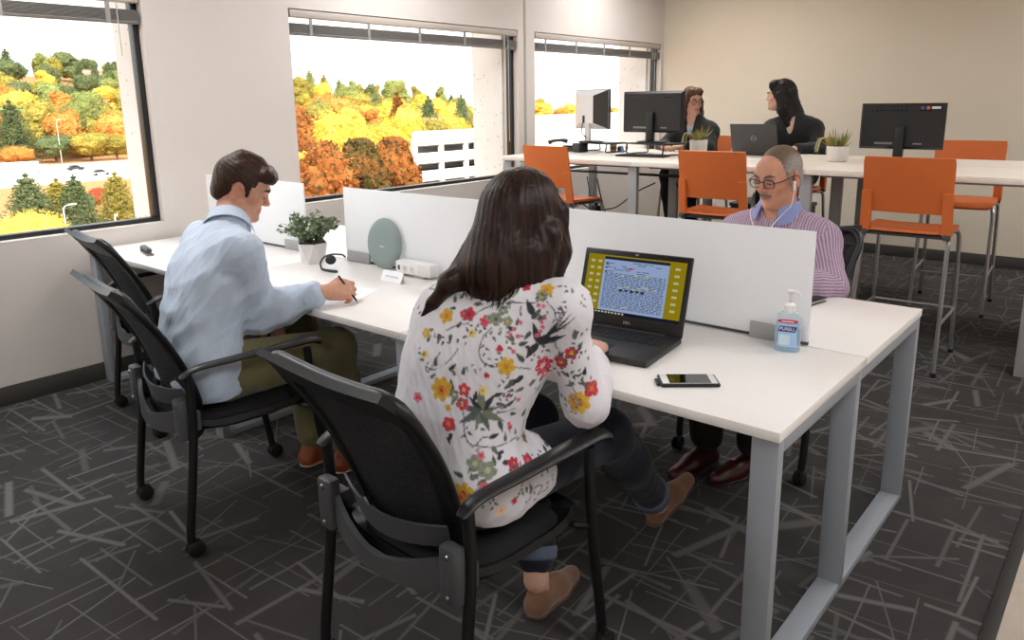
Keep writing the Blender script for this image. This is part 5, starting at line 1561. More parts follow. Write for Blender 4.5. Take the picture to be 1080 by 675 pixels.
# jeans
jean_m = M('dark_blue_denim', (22, 27, 44), .85, var=.14, vscale=120, bump=.2, bscale=420, bdist=.001, sheen=.1)
F = Field(.006)
side = nv(Jw['shR'] - Jw['shL'])
F.cap(Jw['pelvis'] - side * .085, Jw['pelvis'] + side * .085, .118, None, .03); F.cap(Jw['waist'] - side * .06 - V(0, 0, .05), Jw['waist'] + side * .06 - V(0, 0, .05), .102, None, .04)
leg_sdf(F, hR, knR, anR, .014, s=.97, t=.88, infa=.018); leg_sdf(F, hL, knL, anL, .014, s=.97, t=.86, infa=.018)
F.warp(waves(3, .0022, .09)); F.plane(Jw['waist'] - V(0, 0, .0), (0, 0, 1))
F.plane((0, 0, .455), (0, 0, -1)) if 0 else None
jeans, _, _ = make('jeans', F, jean_m, woman, base)
cuff_m = M('denim_cuff', (96, 108, 128), .85, var=.1, vscale=200)
for kn, an, tt in ((knR, anR, .88), (knL, anL, .86)):
    F = Field(.004); a = kn + (an - kn) * (tt - .07); b = kn + (an - kn) * (tt + .015); F.cap(a, b, .0655, .0625, .01); d = nv(an - kn); F.plane(a, -d); F.plane(b, d)
    make('turn_up', F, cuff_m, jeans, base)
suede = M('tan_suede', (128, 92, 66), .95, var=.06, vscale=50, bump=.1, bscale=300, sheen=.3); tsole = M('tan_sole', (96, 72, 54), .8)
shoes('shoe', suede, tsole, woman, base, [(V(-1.192, 2.150, .014), V(-1.158, 2.385, .105)), (V(-1.222, 1.515, .002), V(-1.240, 1.770, .002))], .037, .062)
# blouse
F = Field(.0034)
torso_sdf(F, Jw, .020, .05, False)
sd = nv(Jw['shR'] - Jw['shL'])
F.cap(Jw['pelvis'] - sd * .080 + V(0, .0, .05), Jw['pelvis'] + sd * .080 + V(0, 0, .05), .118, None, .05)
F.cap(Jw['pelvis'] - sd * .092 + V(0, -.005, -.02), Jw['pelvis'] + sd * .092 + V(0, -.005, -.02), .120, None, .04)
F.cap(hR, hR * .72 + knR * .28, .110, .100, .04); F.cap(hL, hL * .72 + knL * .28, .110, .100, .04)
arm_sdf(F, Jw['shR'] + V(-.012, 0, -.004), elR, wrR, .017, .72, .035, .86, .026); arm_sdf(F, Jw['shL'] + V(.012, 0, -.004), elL, wrL, .014, .80, .035, .86, .024)
F.cap(elR + (wrR - elR) * .25 - V(0, 0, .012), elR + (wrR - elR) * .62 - V(0, 0, .012), .058, .055, .03)
F.cap(elL + (wrL - elL) * .25 - V(0, 0, .012), elL + (wrL - elL) * .62 - V(0, 0, .012), .056, .052, .03)
F.warp(waves(11, .0030, .10, 6)); F.warp(waves(12, .0016, .045, 5))
hem = lambda x, y, z: (.475 + .035 * np.sin((x + 1.27) * 9 + 1.2) + .28 * np.clip(y - 1.30, 0, 1) + .10 * np.clip(-1.2 - x, 0, .2)) - z
F.fn(hem, .006)
F.cap(Jw['neck'] + V(0, .02, .04), Jw['neck'] + V(0, .05, .15), .066, .09, .01, None, 's')
bv, bq = F.build(); bn = vnormals(bv, bq)
def cam_ray_hit(px, py):
    """where the ray through a pixel of the picture meets the blouse: used to lay the printed flowers on the cloth"""
    d = np.array(R2 * ((px - 540) / FPX) - U2 * ((py - 290) / FPX) + FWD); d /= np.linalg.norm(d)
    r = bv - np.array([0, 0, CAMZ]); t = r @ d; off = np.linalg.norm(r - t[:, None] * d, axis=1)
    m = off < .006
    if not m.any(): m = off < .02
    if not m.any(): return None, None
    i = np.where(m)[0][np.argmin(t[m])]; return bv[i], bn[i]
bc = vcol((233, 231, 236), len(bv))
def paint(mask, rgb):
    global bc
    bc = bc + (L3(rgb) - bc) * np.clip(mask, 0, 1)[:, None]
def tangent(c, n, upd=V(0, 0, 1)):
    t = upd - n * (n @ upd)
    if np.linalg.norm(t) < .1: t = V(0, 1, 0) - n * n[1]
    t = nv(t); s = np.cross(t, n); r = bv - c; near = (np.abs(r @ n) < .05) & ((bn @ n) > .1)
    return r @ s, r @ t, near
EDGE = .0016
def soft(d): return np.clip(.5 - d / EDGE, 0, 1)
def flower(c, n, Rr, petal, centre, npet=5, ang=0, dark=None):
    u, v, near = tangent(c, n); r = np.hypot(u, v); th = np.arctan2(v, u) + ang
    rad = Rr * (.72 + .28 * np.abs(np.cos(npet * th / 2)))
    paint(soft(r - rad) * near, petal)
    if dark is not None:
        paint(soft(np.abs(np.sin(npet * th / 2)) * r * .8 - .0014) * soft(r - rad * .9) * near * .8, dark)
    paint(soft(r - Rr * .30) * near, centre)
def leaf(c, n, L, ang, rgb, wid=.36):
    u, v, near = tangent(c, n); a = u * math.cos(ang) + v * math.sin(ang); b = -u * math.sin(ang) + v * math.cos(ang); t = a / L
    w_ = L * wid * .5 * np.sqrt(np.clip(1 - (2 * t - 1) ** 2, 0, 1)) * np.clip(1.3 - t, 0, 1)
    paint(np.clip(.5 - (np.abs(b) - w_) / EDGE, 0, 1) * near * ((t > 0) & (t < 1)), rgb)
def vine(pxs, rgb=(72, 76, 84), w=.0016, world=None):
    pts = world
    if pts is None:
        pts = []
        for p in pxs:
            c, n = cam_ray_hit(*p)
            if c is not None: pts.append(c)
    if len(pts) < 2: return
    pts = [np.array(p) for p in bez(pts, 5)]
    best = np.full(len(bv), 9.0)
    for a, b in zip(pts[:-1], pts[1:]):
        ab = b - a; h = np.clip(((bv - a) @ ab) / max(ab @ ab, 1e-9), 0, 1); best = np.minimum(best, np.linalg.norm(bv - a - h[:, None] * ab, axis=1))
    paint(np.clip(.5 - (best - w) / EDGE, 0, 1), rgb)
RED, PINK, YEL, GRN, BLK, DGR, ORG = (206, 44, 72), (226, 120, 140), (222, 178, 52), (140, 150, 128), (42, 44, 50), (88, 96, 92), (222, 130, 50)
rp = random.Random(4)
PXM = 1.62 / FPX
def fl(px, py, rpx, petal, centre, npet=5, dark=None):
    c, n = cam_ray_hit(px, py)
    if c is None: return
    dist = np.linalg.norm(c - V(0, 0, CAMZ)); flower(c, n, 1.15 * rpx * dist / FPX, petal, centre, npet, rp.uniform(0, 6), dark)
def lf(px, py, lpx, deg, rgb=DGR, wid=.46):
    c, n = cam_ray_hit(px, py)
    if c is None: return
    leaf(c, n, 1.3 * lpx * np.linalg.norm(c - V(0, 0, CAMZ)) / FPX, R(deg), rgb, wid)
# vines first, then leaves, then blooms
for pv in ([(498, 332), (506, 325), (522, 320), (540, 319), (560, 318), (571, 312)], [(516, 345), (508, 356), (503, 370), (506, 380), (514, 386), (530, 389), (536, 388)], [(540, 388), (556, 390), (570, 390)],
           [(462, 372), (450, 392), (447, 388), (456, 392), (470, 382), (478, 372), (480, 368)], [(575, 316), (583, 326), (586, 340), (592, 330), (590, 322), (587, 326)], [(588, 356), (585, 366), (590, 375), (594, 374)],
           [(486, 436), (488, 458), (494, 470), (512, 474), (528, 472), (545, 464), (553, 460)], [(553, 458), (555, 444), (562, 428), (572, 414), (582, 410)], [(500, 560 - 90), (510, 464), (520, 462)], [(600, 404), (606, 416), (618, 420), (606, 424)],
           [(560, 528), (566, 516), (574, 513), (570, 522), (578, 518)], [(548, 322), (546, 330), (551, 335), (552, 331)], [(470, 346), (480, 342), (492, 340)], [(520, 440), (530, 436), (545, 432)], [(498, 524), (515, 508), (524, 502)]):
    vine(pv)
# two swallows
for (cx, cy, deg) in ((517, 298, 175), (569, 364, 45)):
    lf(cx, cy, 14, deg, BLK, .5); lf(cx, cy, 16, deg + 182, BLK, .45); lf(cx + 1, cy, 19, deg + 62, BLK, .36); lf(cx, cy + 1, 22, deg - 118 if deg > 90 else deg - 20, BLK, .30)
    for q in (-9, 0, 9): lf(cx + 9 * math.cos(R(deg)), cy - 9 * math.sin(R(deg)), 30, deg + q, BLK, .09)
for px, py, L, dg in [(478, 318, 8, 120), (484, 313, 8, 60), (499, 319, 8, 20), (479, 324, 7, 200), (464, 350, 9, 250), (474, 350, 8, 280), (480, 345, 7, 70), (525, 317, 9, 120), (529, 316, 8, 60), (534, 318, 7, 10), (560, 333, 14, 110), (559, 335, 12, 60), (566, 340, 9, 30), (561, 352, 9, 240),
                      (541, 350, 8, 140), (545, 360, 9, 160), (548, 366, 9, 20), (556, 366, 8, 340), (554, 384, 11, 130), (561, 378, 10, 90), (548, 401, 13, 215), (553, 399, 12, 210), (571, 404, 10, 60), (560, 408, 9, 20), (555, 410, 9, 210), (566, 416, 9, 40), (607, 361, 11, 100), (611, 372, 8, 60), (585, 362, 7, 120),
                      (472, 392, 9, 60), (478, 396, 7, 120), (457, 388, 9, 100), (486, 398, 8, 80), (475, 412, 9, 100), (478, 420, 8, 240), (499, 424, 9, 70), (497, 432, 8, 300), (520, 420, 9, 30), (524, 428, 9, 350), (530, 433, 8, 40), (536, 430, 9, 20), (540, 436, 8, 330), (527, 446, 10, 300), (518, 461, 9, 20), (521, 470, 10, 290), (536, 466, 8, 80), (534, 476, 7, 180), (558, 444, 9, 60), (560, 410, 8, 80),
                      (580, 446, 8, 100), (586, 450, 8, 60), (578, 454, 8, 220), (588, 458, 8, 300), (584, 466, 8, 60), (575, 468, 8, 240), (528, 486, 9, 60), (524, 492, 9, 100), (532, 488, 10, 10), (538, 498, 8, 260), (494, 508, 10, 30), (486, 504, 10, 160), (502, 512, 9, 20), (492, 516, 9, 300), (479, 452, 8, 200), (474, 458, 8, 260), (470, 462, 7, 300), (560, 522, 9, 30), (563, 518, 8, 120), (601, 400, 9, 150), (606, 406, 9, 200), (612, 404, 8, 330), (603, 420, 9, 330), (618, 398, 8, 80), (592, 392, 7, 120), (505, 318, 7, 200), (546, 346, 7, 60), (456, 346, 7, 200), (448, 362, 7, 60), (452, 400, 7, 40)]:
    lf(px, py, L, dg + rp.uniform(-15, 15), rp.choice([DGR, BLK, (70, 78, 80), (104, 110, 100)]))
for q in range(9): lf(509, 436, 15 + (q % 3) * 3, q * 40 + 10, rp.choice([BLK, DGR, (120, 124, 104)]), .34)
fl(556, 300, 5, RED, (150, 20, 40), 5); fl(576, 303, 8, YEL, ORG, 6); fl(539, 305, 6.5, GRN, YEL, 5, DGR); fl(570, 310, 6.5, GRN, YEL, 5, DGR); fl(493, 330, 7, RED, (160, 24, 52), 5); fl(487, 329, 4.5, RED, PINK, 5); fl(510, 337, 6, (214, 76, 96), RED, 6)
fl(469, 332, 7.5, YEL, ORG, 5, ORG); fl(521, 335, 7, GRN, DGR, 5, DGR); fl(529, 325, 5.5, GRN, (200, 200, 180), 5, DGR); fl(514, 334, 4, GRN, DGR, 5); fl(533, 338, 5, GRN, YEL, 5); fl(497, 350, 4, (228, 196, 96), YEL, 5)
for px, py in ((571, 342), (571, 347), (570, 352), (567, 356), (573, 337), (546, 357), (540, 348), (547, 342), (538, 355), (543, 372), (530, 297), (545, 296), (501, 309), (497, 312), (571, 322), (566, 321)): fl(px, py, 2.4, PINK, RED, 4)
fl(525, 368, 3.6, RED, (170, 30, 50), 3); fl(512, 398, 3, RED, (170, 30, 50), 3); fl(536, 388, 9, YEL, (200, 140, 40), 6, (180, 130, 40)); fl(574, 387, 10, RED, (240, 210, 214), 7, (244, 214, 218)); fl(577, 395, 6, (226, 96, 112), (250, 226, 226), 5)
fl(591, 384, 7, RED, YEL, 5, (170, 20, 44)); fl(604, 375, 7, RED, YEL, 5, (170, 20, 44)); fl(463, 410, 11.5, YEL, (186, 52, 40), 7, (196, 140, 40)); fl(463, 411, 5, ORG, (170, 30, 40), 5); fl(487, 411, 6.5, (214, 66, 92), (240, 200, 120), 5, RED); fl(486, 428, 6.5, (214, 66, 92), (240, 200, 120), 5, RED); fl(438, 420, 5, PINK, RED, 5, RED)
fl(477, 417, 5, GRN, (220, 216, 190), 5, DGR); fl(471, 446, 7, RED, ORG, 5, (236, 120, 60)); fl(508, 414, 5, (236, 214, 150), YEL, 5); fl(470, 430, 3.5, YEL, ORG, 4); fl(555, 460, 6, (150, 116, 70), BLK, 5, BLK); fl(499, 490, 8, GRN, (190, 190, 150), 5, DGR); fl(516, 496, 9, GRN, (200, 196, 150), 5, DGR)
fl(544, 491, 7, RED, (236, 110, 130), 6, (160, 20, 44)); fl(559, 486, 7, RED, (236, 110, 130), 5, (160, 20, 44)); fl(509, 482, 4, PINK, RED, 5); fl(540, 452, 3, RED, PINK, 4); fl(539, 448, 2.5, PINK, RED, 4); fl(486, 523, 11, YEL, RED, 7, ORG); fl(484, 526, 5, ORG, RED, 5); fl(511, 516, 5, (222, 110, 110), RED, 5); fl(611, 427, 11, YEL, ORG, 7, ORG); fl(606, 425, 5, ORG, YEL, 5); fl(626, 411, 8.5, RED, ORG, 4, (240, 120, 60)); fl(545, 529, 4, RED, (150, 20, 30), 5); fl(568, 490, 6, (238, 206, 160), YEL, 5); fl(530, 540, 6, (240, 214, 190), (236, 190, 120), 5)
fl(448, 350, 5, YEL, (236, 210, 130), 5); fl(446, 372, 4, (236, 214, 120), YEL, 5); fl(540, 418, 2.6, PINK, RED, 4); fl(548, 424, 2.6, PINK, RED, 4); fl(590, 430, 3, (240, 220, 150), YEL, 5)
rq = random.Random(17)
for q in range(75):
    px, py = rq.uniform(440, 630), rq.uniform(300, 540)
    dg = rq.uniform(0, 360); cc = rq.choice([DGR, (104, 110, 100), (70, 78, 80), (150, 150, 150)])
    for j in range(rq.choice((3, 4, 5))): lf(px + 4.5 * j * math.cos(R(dg)), py - 4.5 * j * math.sin(R(dg)), rq.uniform(3.5, 5.5), dg + (55 if j % 2 else -55), cc, .5)
# the rest of the cloth (front, far sleeve) carries the same print at random
vis = np.zeros(len(bv), bool)
tocam = V(0, 0, CAMZ) - bv; facing = (bn * tocam).sum(1) > 0
cand = np.where(~facing)[0]; rs = np.random.RandomState(8)
for i in rs.choice(cand, 80, replace=False):
    kq = rs.randint(6); c, n = bv[i], bn[i]
    if kq == 0: flower(c, n, .012, RED, YEL, 5, rs.rand() * 6, (170, 20, 44))
    elif kq == 1: flower(c, n, .016, YEL, ORG, 6, rs.rand() * 6, ORG)
    elif kq == 2: flower(c, n, .012, GRN, DGR, 5, rs.rand() * 6, DGR)
    else:
        for q in range(3): leaf(c, n, .018, rs.rand() * 6.28, [DGR, BLK, (104, 110, 100)][q])
blouse_m = M('floral_blouse', (233, 231, 236), .75, attr='Col', bump=.12, bscale=900, bdist=.0008, sheen=.15)
blouse = link('blouse', np_mesh('blouse', bv, bq, bc, base), blouse_m, woman)
# long hair
hair_m = bpy.data.materials.new('brown_hair'); t_ = NT(hair_m)
def hair_mat(m, t, dark, light, stretch=(90, 90, 5)):
    n = t.noise(1.0, 4, .6, stretch=stretch); mr = t.add('MapRange'); mr.inputs[1].default_value = .35; mr.inputs[2].default_value = .7; t.link(n, mr.inputs[0])
    c = t.mix(mr.outputs[0], lin(dark), lin(light)); p = t.bsdf(Roughness=.38); p.inputs['Specular IOR Level'].default_value = .28
    t.link(c, p.inputs['Base Color']); t.link(t.bump(n, .6, .004), p.inputs['Normal']); t.finish(p.outputs[0]); return m
hair_mat(hair_m, t_, (24, 14, 11), (60, 37, 28))
F = Field(.0042)
Hw.ell(F, (0, -.020, .036), (.086, .106, .098), .02)
C = Hw.C
F.cap(Hw.w((0, -.05, .0)), C + V(-.008, -.098, -.10), .086, .086, .04)
F.cap(C + V(-.008, -.098, -.10), C + V(-.012, -.132, -.165), .086, .064, .04, (V(0, 1, .35), .6))
F.cap(C + V(.05, -.06, -.08), C + V(.060, -.118, -.235), .050, .030, .03, (V(0, 1, .3), .7)); F.cap(C + V(.086, -.02, -.03), C + V(.090, -.085, -.225), .034, .024, .03)
F.cap(C + V(.072, .045, .02), C + V(.082, .030, -.08), .022, .024, .03); F.cap(C + V(.082, .030, -.08), C + V(.100, -.055, -.275), .024, .010, .03)
F.cap(C + V(-.05, -.07, -.06), C + V(-.066, -.135, -.150), .055, .040, .03, (V(0, 1, .3), .7))
F.cap(C + V(-.080, -.03, -.03), C + V(-.080, -.105, -.095), .036, .034, .03); F.cap(C + V(-.080, -.105, -.095), C + V(-.092, -.185, -.140), .034, .024, .025)
F.cap(C + V(-.092, -.185, -.140), C + V(-.120, -.212, -.190), .024, .016, .02); F.cap(C + V(-.120, -.212, -.190), C + V(-.162, -.224, -.240), .016, .003, .015)
Hw.ell(F, (-.012, .110, -.035), (.062, .062, .105), .012, 's')
def strands(x, y, z):
    a = np.arctan2(x - C[0], -(y - C[1]) + .02); return .0012 * np.sin(a * 46 + 5 * np.sin(z * 16) + 3 * np.sin(a * 9)) + .0008 * np.sin(a * 95 + 9 * np.sin(z * 11 + a * 3))
F.warp(strands)
hair, hv, hq = make('hair', F, hair_m, woman, base)
rs = random.Random(3); mb = MB()
for i in range(150):
    a = rs.uniform(-1.55, 1.45); top = Vector(Hw.w((.085 * math.sin(a), -.02 - .100 * math.cos(a), .03 + rs.uniform(-.02, .03))))
    mid = Vector(C + V(.098 * math.sin(a) - .01 * (a < 0), -.060 - .105 * math.cos(a), -.12)); L = -.160 - rs.uniform(-.015, .02) - (.03 * a if a > 0 else .045 * max(0, -a - .5))
    ex = .098 * math.sin(a) if a > 0 else .115 * math.sin(a) - (.10 * max(0, -a - .8))
    end = Vector(C + V(ex - .008, -.085 - .100 * math.cos(a) * (1 if abs(a) < 1 else .8), L))
    mb.tube(bez([top, (top + mid) / 2 + Vector((0, -.012, 0)), mid, (mid + end) / 2, end], 3), [.0006] + [.0011] * 11 + [.0004], 4)
part('hair_strand', mb.xf(Matrix.Translation(-Vector(base))), hair_m, hair, smooth=80)['kind'] = 'stuff'
# ---- young man in the blue shirt -----------------------------------------------------------------
base = V(-2.55, 1.36, 0)
Jb = dict(pelvis=V(-2.543, 1.282, .560), waist=V(-2.560, 1.300, .710), chest=V(-2.585, 1.375, .865), neck=V(-2.625, 1.485, 1.020), shL=V(-2.795, 1.465, .960), shR=V(-2.415, 1.400, .965), w=1.0, d=1.02)
Hb = Head((-2.660, 1.575, 1.163), (.60, .80), 24, 0, .97)
elR, wrR = V(-2.455, 1.470, .722), V(-2.322, 1.655, .790)
elL, wrL = V(-2.800, 1.510, .725), V(-2.555, 1.580, .680)
hR, hL = V(-2.450, 1.325, .545), V(-2.640, 1.345, .545)
knR, anR = V(-2.365, 1.735, .545), V(-2.400, 1.790, .115)
knL, anL = V(-2.660, 1.770, .545), V(-2.560, 1.740, .115)
F = Field(.005)
torso_sdf(F, Jb); arm_sdf(F, Jb['shR'], elR, wrR); arm_sdf(F, Jb['shL'], elL, wrL)
leg_sdf(F, hR, knR, anR); leg_sdf(F, hL, knL, anL)
foot_sdf(F, anR, V(-2.405, 1.75, .0), V(-2.385, 1.99, .0)); foot_sdf(F, anL, V(-2.565, 1.70, .0), V(-2.55, 1.94, .0))
head_sdf(F, Hb, False, Jb['neck'])
hand_sdf(F, wrR + V(.01, .012, .0), (.38, .92, .02), (.62, -.25, .75), -1, curls=[(55, 60, 35), (50, 60, 35), (42, 58, 30), (30, 50, 25)], tcurl=34)
hand_sdf(F, wrL, (.42, .10, -.90), (.80, .45, .42), 1, (14, 20, 16), 6)
boy = person_obj('person', F, Hb, (208, 158, 132), (176, 104, 96), 'young man in a light blue shirt and olive trousers writing at the desk', base, 'boy')
face_parts(Hb, boy, base, (52, 36, 28), None, .0045, .004, .005)
shirt_m = M('chambray_shirt', (192, 206, 224), .85, var=.05, vscale=26, bump=.2, bscale=500, bdist=.0012, sheen=.15)
def sd_(J): return nv(J['shR'] - J['shL'])
F = Field(.0046); s_ = sd_(Jb)
torso_sdf(F, Jb, .020, .05, False)
F.cap(Jb['pelvis'] - s_ * .078 + V(0, 0, .05), Jb['pelvis'] + s_ * .078 + V(0, 0, .05), .122, None, .05); F.cap(Jb['pelvis'] - s_ * .085 + V(0, -.01, -.03), Jb['pelvis'] + s_ * .085 + V(0, -.005, -.03), .124, None, .04)
arm_sdf(F, Jb['shR'], elR, wrR, .025, .86, .035, 1, .024); arm_sdf(F, Jb['shL'], elL, wrL, .018, .62, .035, 1, .016)
F.warp(waves(21, .0058, .15, 4, True, (1, 1, .4))); F.warp(waves(22, .0028, .07, 4))
for el, sh, wr in ((elR, Jb['shR'], wrR), (elL, Jb['shL'], wrL)):   # creases inside the bent elbow and at the armpit
    m = nv((sh + wr) / 2 - el)
    for q in (-.03, 0, .03): F.cap(el + m * .045 + nv(sh - wr) * q + np.cross(m, nv(sh - wr)) * .05, el + m * .055 + nv(sh - wr) * q - np.cross(m, nv(sh - wr)) * .05, .005, .005, .014, None, 's')
F.fn(lambda x, y, z: (.500 - .02 * np.sin((x + 2.5) * 12) + .35 * np.clip(y - 1.34, 0, 1)) - z, .006)
F.cap(Jb['neck'] + V(0, .02, .035), Jb['neck'] + V(0, .06, .16), .060, .085, .01, None, 's')
# seam line at the right shoulder
shirt, _, _ = make('shirt', F, shirt_m, boy, base)
cf = MB()
d = nv(wrR - elR); a = elR + (wrR - elR) * .72 - base; b = elR + (wrR - elR) * .875 - base
F = Field(.004); F.cap(a + base, b + base, .0560, .0520, .01); F.plane(a + base, -d, .003); F.plane(b + base, d, .003); cuffo, _, _ = make('cuff', F, shirt_m, shirt, base)
collar(shirt, base, Jb['neck'] + V(.0, .0, .022), Hb.w((0, -.03, -.06)) - Jb['neck'], (.1, 1, 0), shirt_m, .067, 30, .040, .020)
olive_m = M('olive_cotton', (112, 106, 70), .9, var=.06, vscale=40, bump=.15, bscale=400, bdist=.001, sheen=.2)
F = Field(.006)
F.cap(Jb['pelvis'] - s_ * .080 + V(0, .02, -.01), Jb['pelvis'] + s_ * .080 + V(0, .02, -.01), .095, None, .02)
leg_sdf(F, hR, knR, anR, .018, t=.95, infa=.030); leg_sdf(F, hL, knL, anL, .018, t=.95, infa=.030)
F.warp(waves(23, .0032, .11, 5)); F.plane(Jb['waist'] - V(0, 0, .03), (0, 0, 1))
make('trousers', F, olive_m, boy, base)
F = Field(.005); F.cap(Jb['waist'] - s_ * .06 - V(0, 0, .08), Jb['waist'] + s_ * .06 - V(0, 0, .08), .107, None, .03); F.plane(Jb['waist'] - V(0, 0, .065), (0, 0, 1)); F.plane(Jb['waist'] - V(0, 0, .10), (0, 0, -1))
make('belt', F, M('belt_dark', (40, 30, 24), .5), boy, base)
shoes('shoe', M('brown_leather', (150, 76, 40), .5, var=.1, vscale=20), M('cream_sole', (206, 186, 150), .7), boy, base, [(V(-2.410, 1.725, .0), V(-2.380, 2.01, .0)), (V(-2.565, 1.675, .0), V(-2.545, 1.96, .0))], .040, .085)
bh_m = bpy.data.materials.new('short_brown_hair'); hair_mat(bh_m, NT(bh_m), (36, 22, 15), (78, 50, 33), (120, 120, 50))
F = Field(.0036)
Hb.ell(F, (0, -.023, .038), (.0810, .100, .0915), .02)
Hb.cap(F, (-.045, .066, .092), (.045, .070, .088), .030, .027, .025); Hb.cap(F, (-.03, .092, .080), (.04, .093, .074), .020, .018, .02); Hb.cap(F, (0, .02, .115), (0, -.04, .115), .03, None, .03)
Hb.ell(F, (0, -.070, -.030), (.062, .042, .050), .03)
Hb.ell(F, (0, .100, -.020), (.082, .058, .086), .010, 's')
for s in (-1, 1):
    Hb.ell(F, (s * .088, -.010, -.012), (.032, .034, .046), .008, 's'); Hb.ell(F, (s * .085, .050, -.03), (.04, .045, .07), .010, 's')
F.plane(Hb.w((0, -.06, -.082)), -Hb.R[:, 2] - Hb.R[:, 1] * .25, .01)
for s in (-1, 1): Hb.cap(F, (s * .0705, .026, .03), (s * .0695, .028, -.012), .010, .006, .008)
def tuft(H, amp, fr):
    def f(x, y, z):
        l0 = ((x - H.C[0]) * H.R[0, 0] + (y - H.C[1]) * H.R[1, 0] + (z - H.C[2]) * H.R[2, 0]); l1 = ((x - H.C[0]) * H.R[0, 1] + (y - H.C[1]) * H.R[1, 1] + (z - H.C[2]) * H.R[2, 1]); l2 = ((x - H.C[0]) * H.R[0, 2] + (y - H.C[1]) * H.R[1, 2] + (z - H.C[2]) * H.R[2, 2])
        return amp * np.sin(l0 * fr + 3 * np.sin(l1 * 30) + l2 * fr * .4) + amp * .7 * np.sin(l2 * fr * 1.2 + l1 * fr * .35 + 2 * np.sin(l0 * 40))
    return f
F.warp(tuft(Hb, .0009, 330))
make('hair', F, bh_m, boy, base)
# pen in his hand: a thing of its own
pen = thing('pen', 'dark pen held in the young man\'s writing hand', 'pen', tuple(wrR + V(.06, .115, -.045)))
part('barrel', MB().tube([(.0, .0, .0), (-.036, -.048, .10)], .004, 8), M('pen_dark', (32, 34, 44), .35), pen); part('tip', MB().tube([(.004, .0055, -.012), (.0, .0, .0)], [.001, .004], 8), steel_m, pen)

# ---- man in the striped shirt ------------------------------------------------------------------
base = V(-1.17, 3.05, 0)
Jm = dict(pelvis=V(-1.170, 3.165, .560), waist=V(-1.168, 3.145, .705), chest=V(-1.163, 3.095, .865), neck=V(-1.150, 3.055, 1.010), shL=V(-.985, 3.090, .918), shR=V(-1.335, 3.085, .918), w=.95, d=1.0, s=.95)
Hm = Head((-1.142, 3.000, 1.170), (-.30, -1), 13, 0, 1.0)
elL, wrL = V(-.905, 2.985, .755), V(-1.040, 2.745, .785)
elR, wrR = V(-1.425, 2.960, .755), V(-1.300, 2.735, .785)
hL, hR = V(-1.075, 3.14, .550), V(-1.265, 3.14, .550)
knL, anL = V(-1.045, 2.700, .555), V(-1.095, 2.790, .12)
knR, anR = V(-1.285, 2.690, .555), V(-1.270, 2.735, .12)
F = Field(.0048)
torso_sdf(F, Jm); arm_sdf(F, Jm['shR'], elR, wrR); arm_sdf(F, Jm['shL'], elL, wrL)
leg_sdf(F, hR, knR, anR); leg_sdf(F, hL, knL, anL)
foot_sdf(F, anR, V(-1.265, 2.77, .0), V(-1.300, 2.53, .0)); foot_sdf(F, anL, V(-1.085, 2.83, .0), V(-1.160, 2.60, .0))
head_sdf(F, Hm, False, Jm['neck'], .90)
hand_sdf(F, wrL, (-.45, -.88, -.05), (0, -.1, 1), 1, (25, 30, 20)); hand_sdf(F, wrR, (.35, -.92, -.05), (0, -.1, 1), -1, (25, 30, 20))
man = person_obj('person', F, Hm, (200, 146, 120), (160, 92, 82), 'man with glasses, grey moustache and purple striped shirt looking down', base, 'man')
face_parts(Hm, man, base, (96, 80, 70), (24, 22, 24), .0045, .004, .004)
T = Matrix.Translation(-Vector(base)) @ Hm.mat()
mst = MB(); mst.tube(bez([(-.027, .0845, -.056), (-.016, .0955, -.0475), (0, .0985, -.0445), (.016, .0955, -.0475), (.027, .0845, -.056)], 5), [.002] + [.0043] * 19 + [.002], 8, flat=(1.2, .55))
part('moustache', mst.xf(T), M('moustache_grey', (122, 104, 98), .9, var=.2, vscale=300), man)
F = Field(.0036)
Hm.ell(F, (0, -.020, .031), (.0742, .0945, .0880), .01)
Hm.ell(F, (0, -.062, -.030), (.058, .036, .045), .03)
Hm.ell(F, (0, .132, .030), (.066, .092, .084), .008, 's'); Hm.ell(F, (0, .100, -.030), (.088, .060, .080), .010, 's')
for s in (-1, 1):
    Hm.ell(F, (s * .080, -.004, -.020), (.030, .030, .044), .006, 's'); Hm.ell(F, (s * .085, .058, -.02), (.05, .042, .06), .008, 's')
    Hm.cap(F, (s * .0705, .022, .03), (s * .0700, .022, -.018), .008, .005, .008)
F.plane(Hm.w((0, -.06, -.074)), -Hm.R[:, 2] - Hm.R[:, 1] * .25, .01)
F.warp(tuft(Hm, .0005, 420))
def mhair(v):
    l = Hm.loc(v); c = vcol((104, 84, 66), len(v)); g = np.clip((.055 - l[:, 2]) / .04, 0, 1); g = np.maximum(g, np.clip((np.abs(l[:, 0]) - .05) / .02, 0, 1)); return c + (L3((158, 150, 144)) - c) * (g * .8)[:, None]
make('hair', F, M('greying_hair', (120, 104, 90), .7, attr='Col', var=.3, vscale=170, bump=.2, bscale=300, bdist=.0008), man, base, mhair)
# striped shirt: the stripe coordinate runs across the body and around the sleeves
sideM = sd_(Jm)
def stripe_col(v):
    u = (v - Jm['chest']) @ sideM
    # sleeves: across coordinate measured round the arm
    best = np.full(len(v), 9.0); uu = u.copy()
    for a, b in ((Jm['shL'], elL), (elL, wrL), (Jm['shR'], elR), (elR, wrR)):
        ab = b - a; h = np.clip(((v - a) @ ab) / (ab @ ab), 0, 1); r = v - a - h[:, None] * ab; dd = np.linalg.norm(r, axis=1)
        x = nv(np.cross(ab, V(0, 1, .2))); y = nv(np.cross(ab, x)); th = np.arctan2(r @ y, r @ x) * .055
        m = (dd < .082) & (dd < best); out = np.abs(u) > .175; uu = np.where(m & out, th, uu); best = np.where(m, dd, best)
    s = np.sin(uu * 2 * PI / .0102); m = np.clip(.5 + s * 1.2, 0, 1)
    c = vcol((140, 108, 136), len(v)); return c + (L3((210, 196, 208)) - c) * m[:, None] * .62
F = Field(.0030)
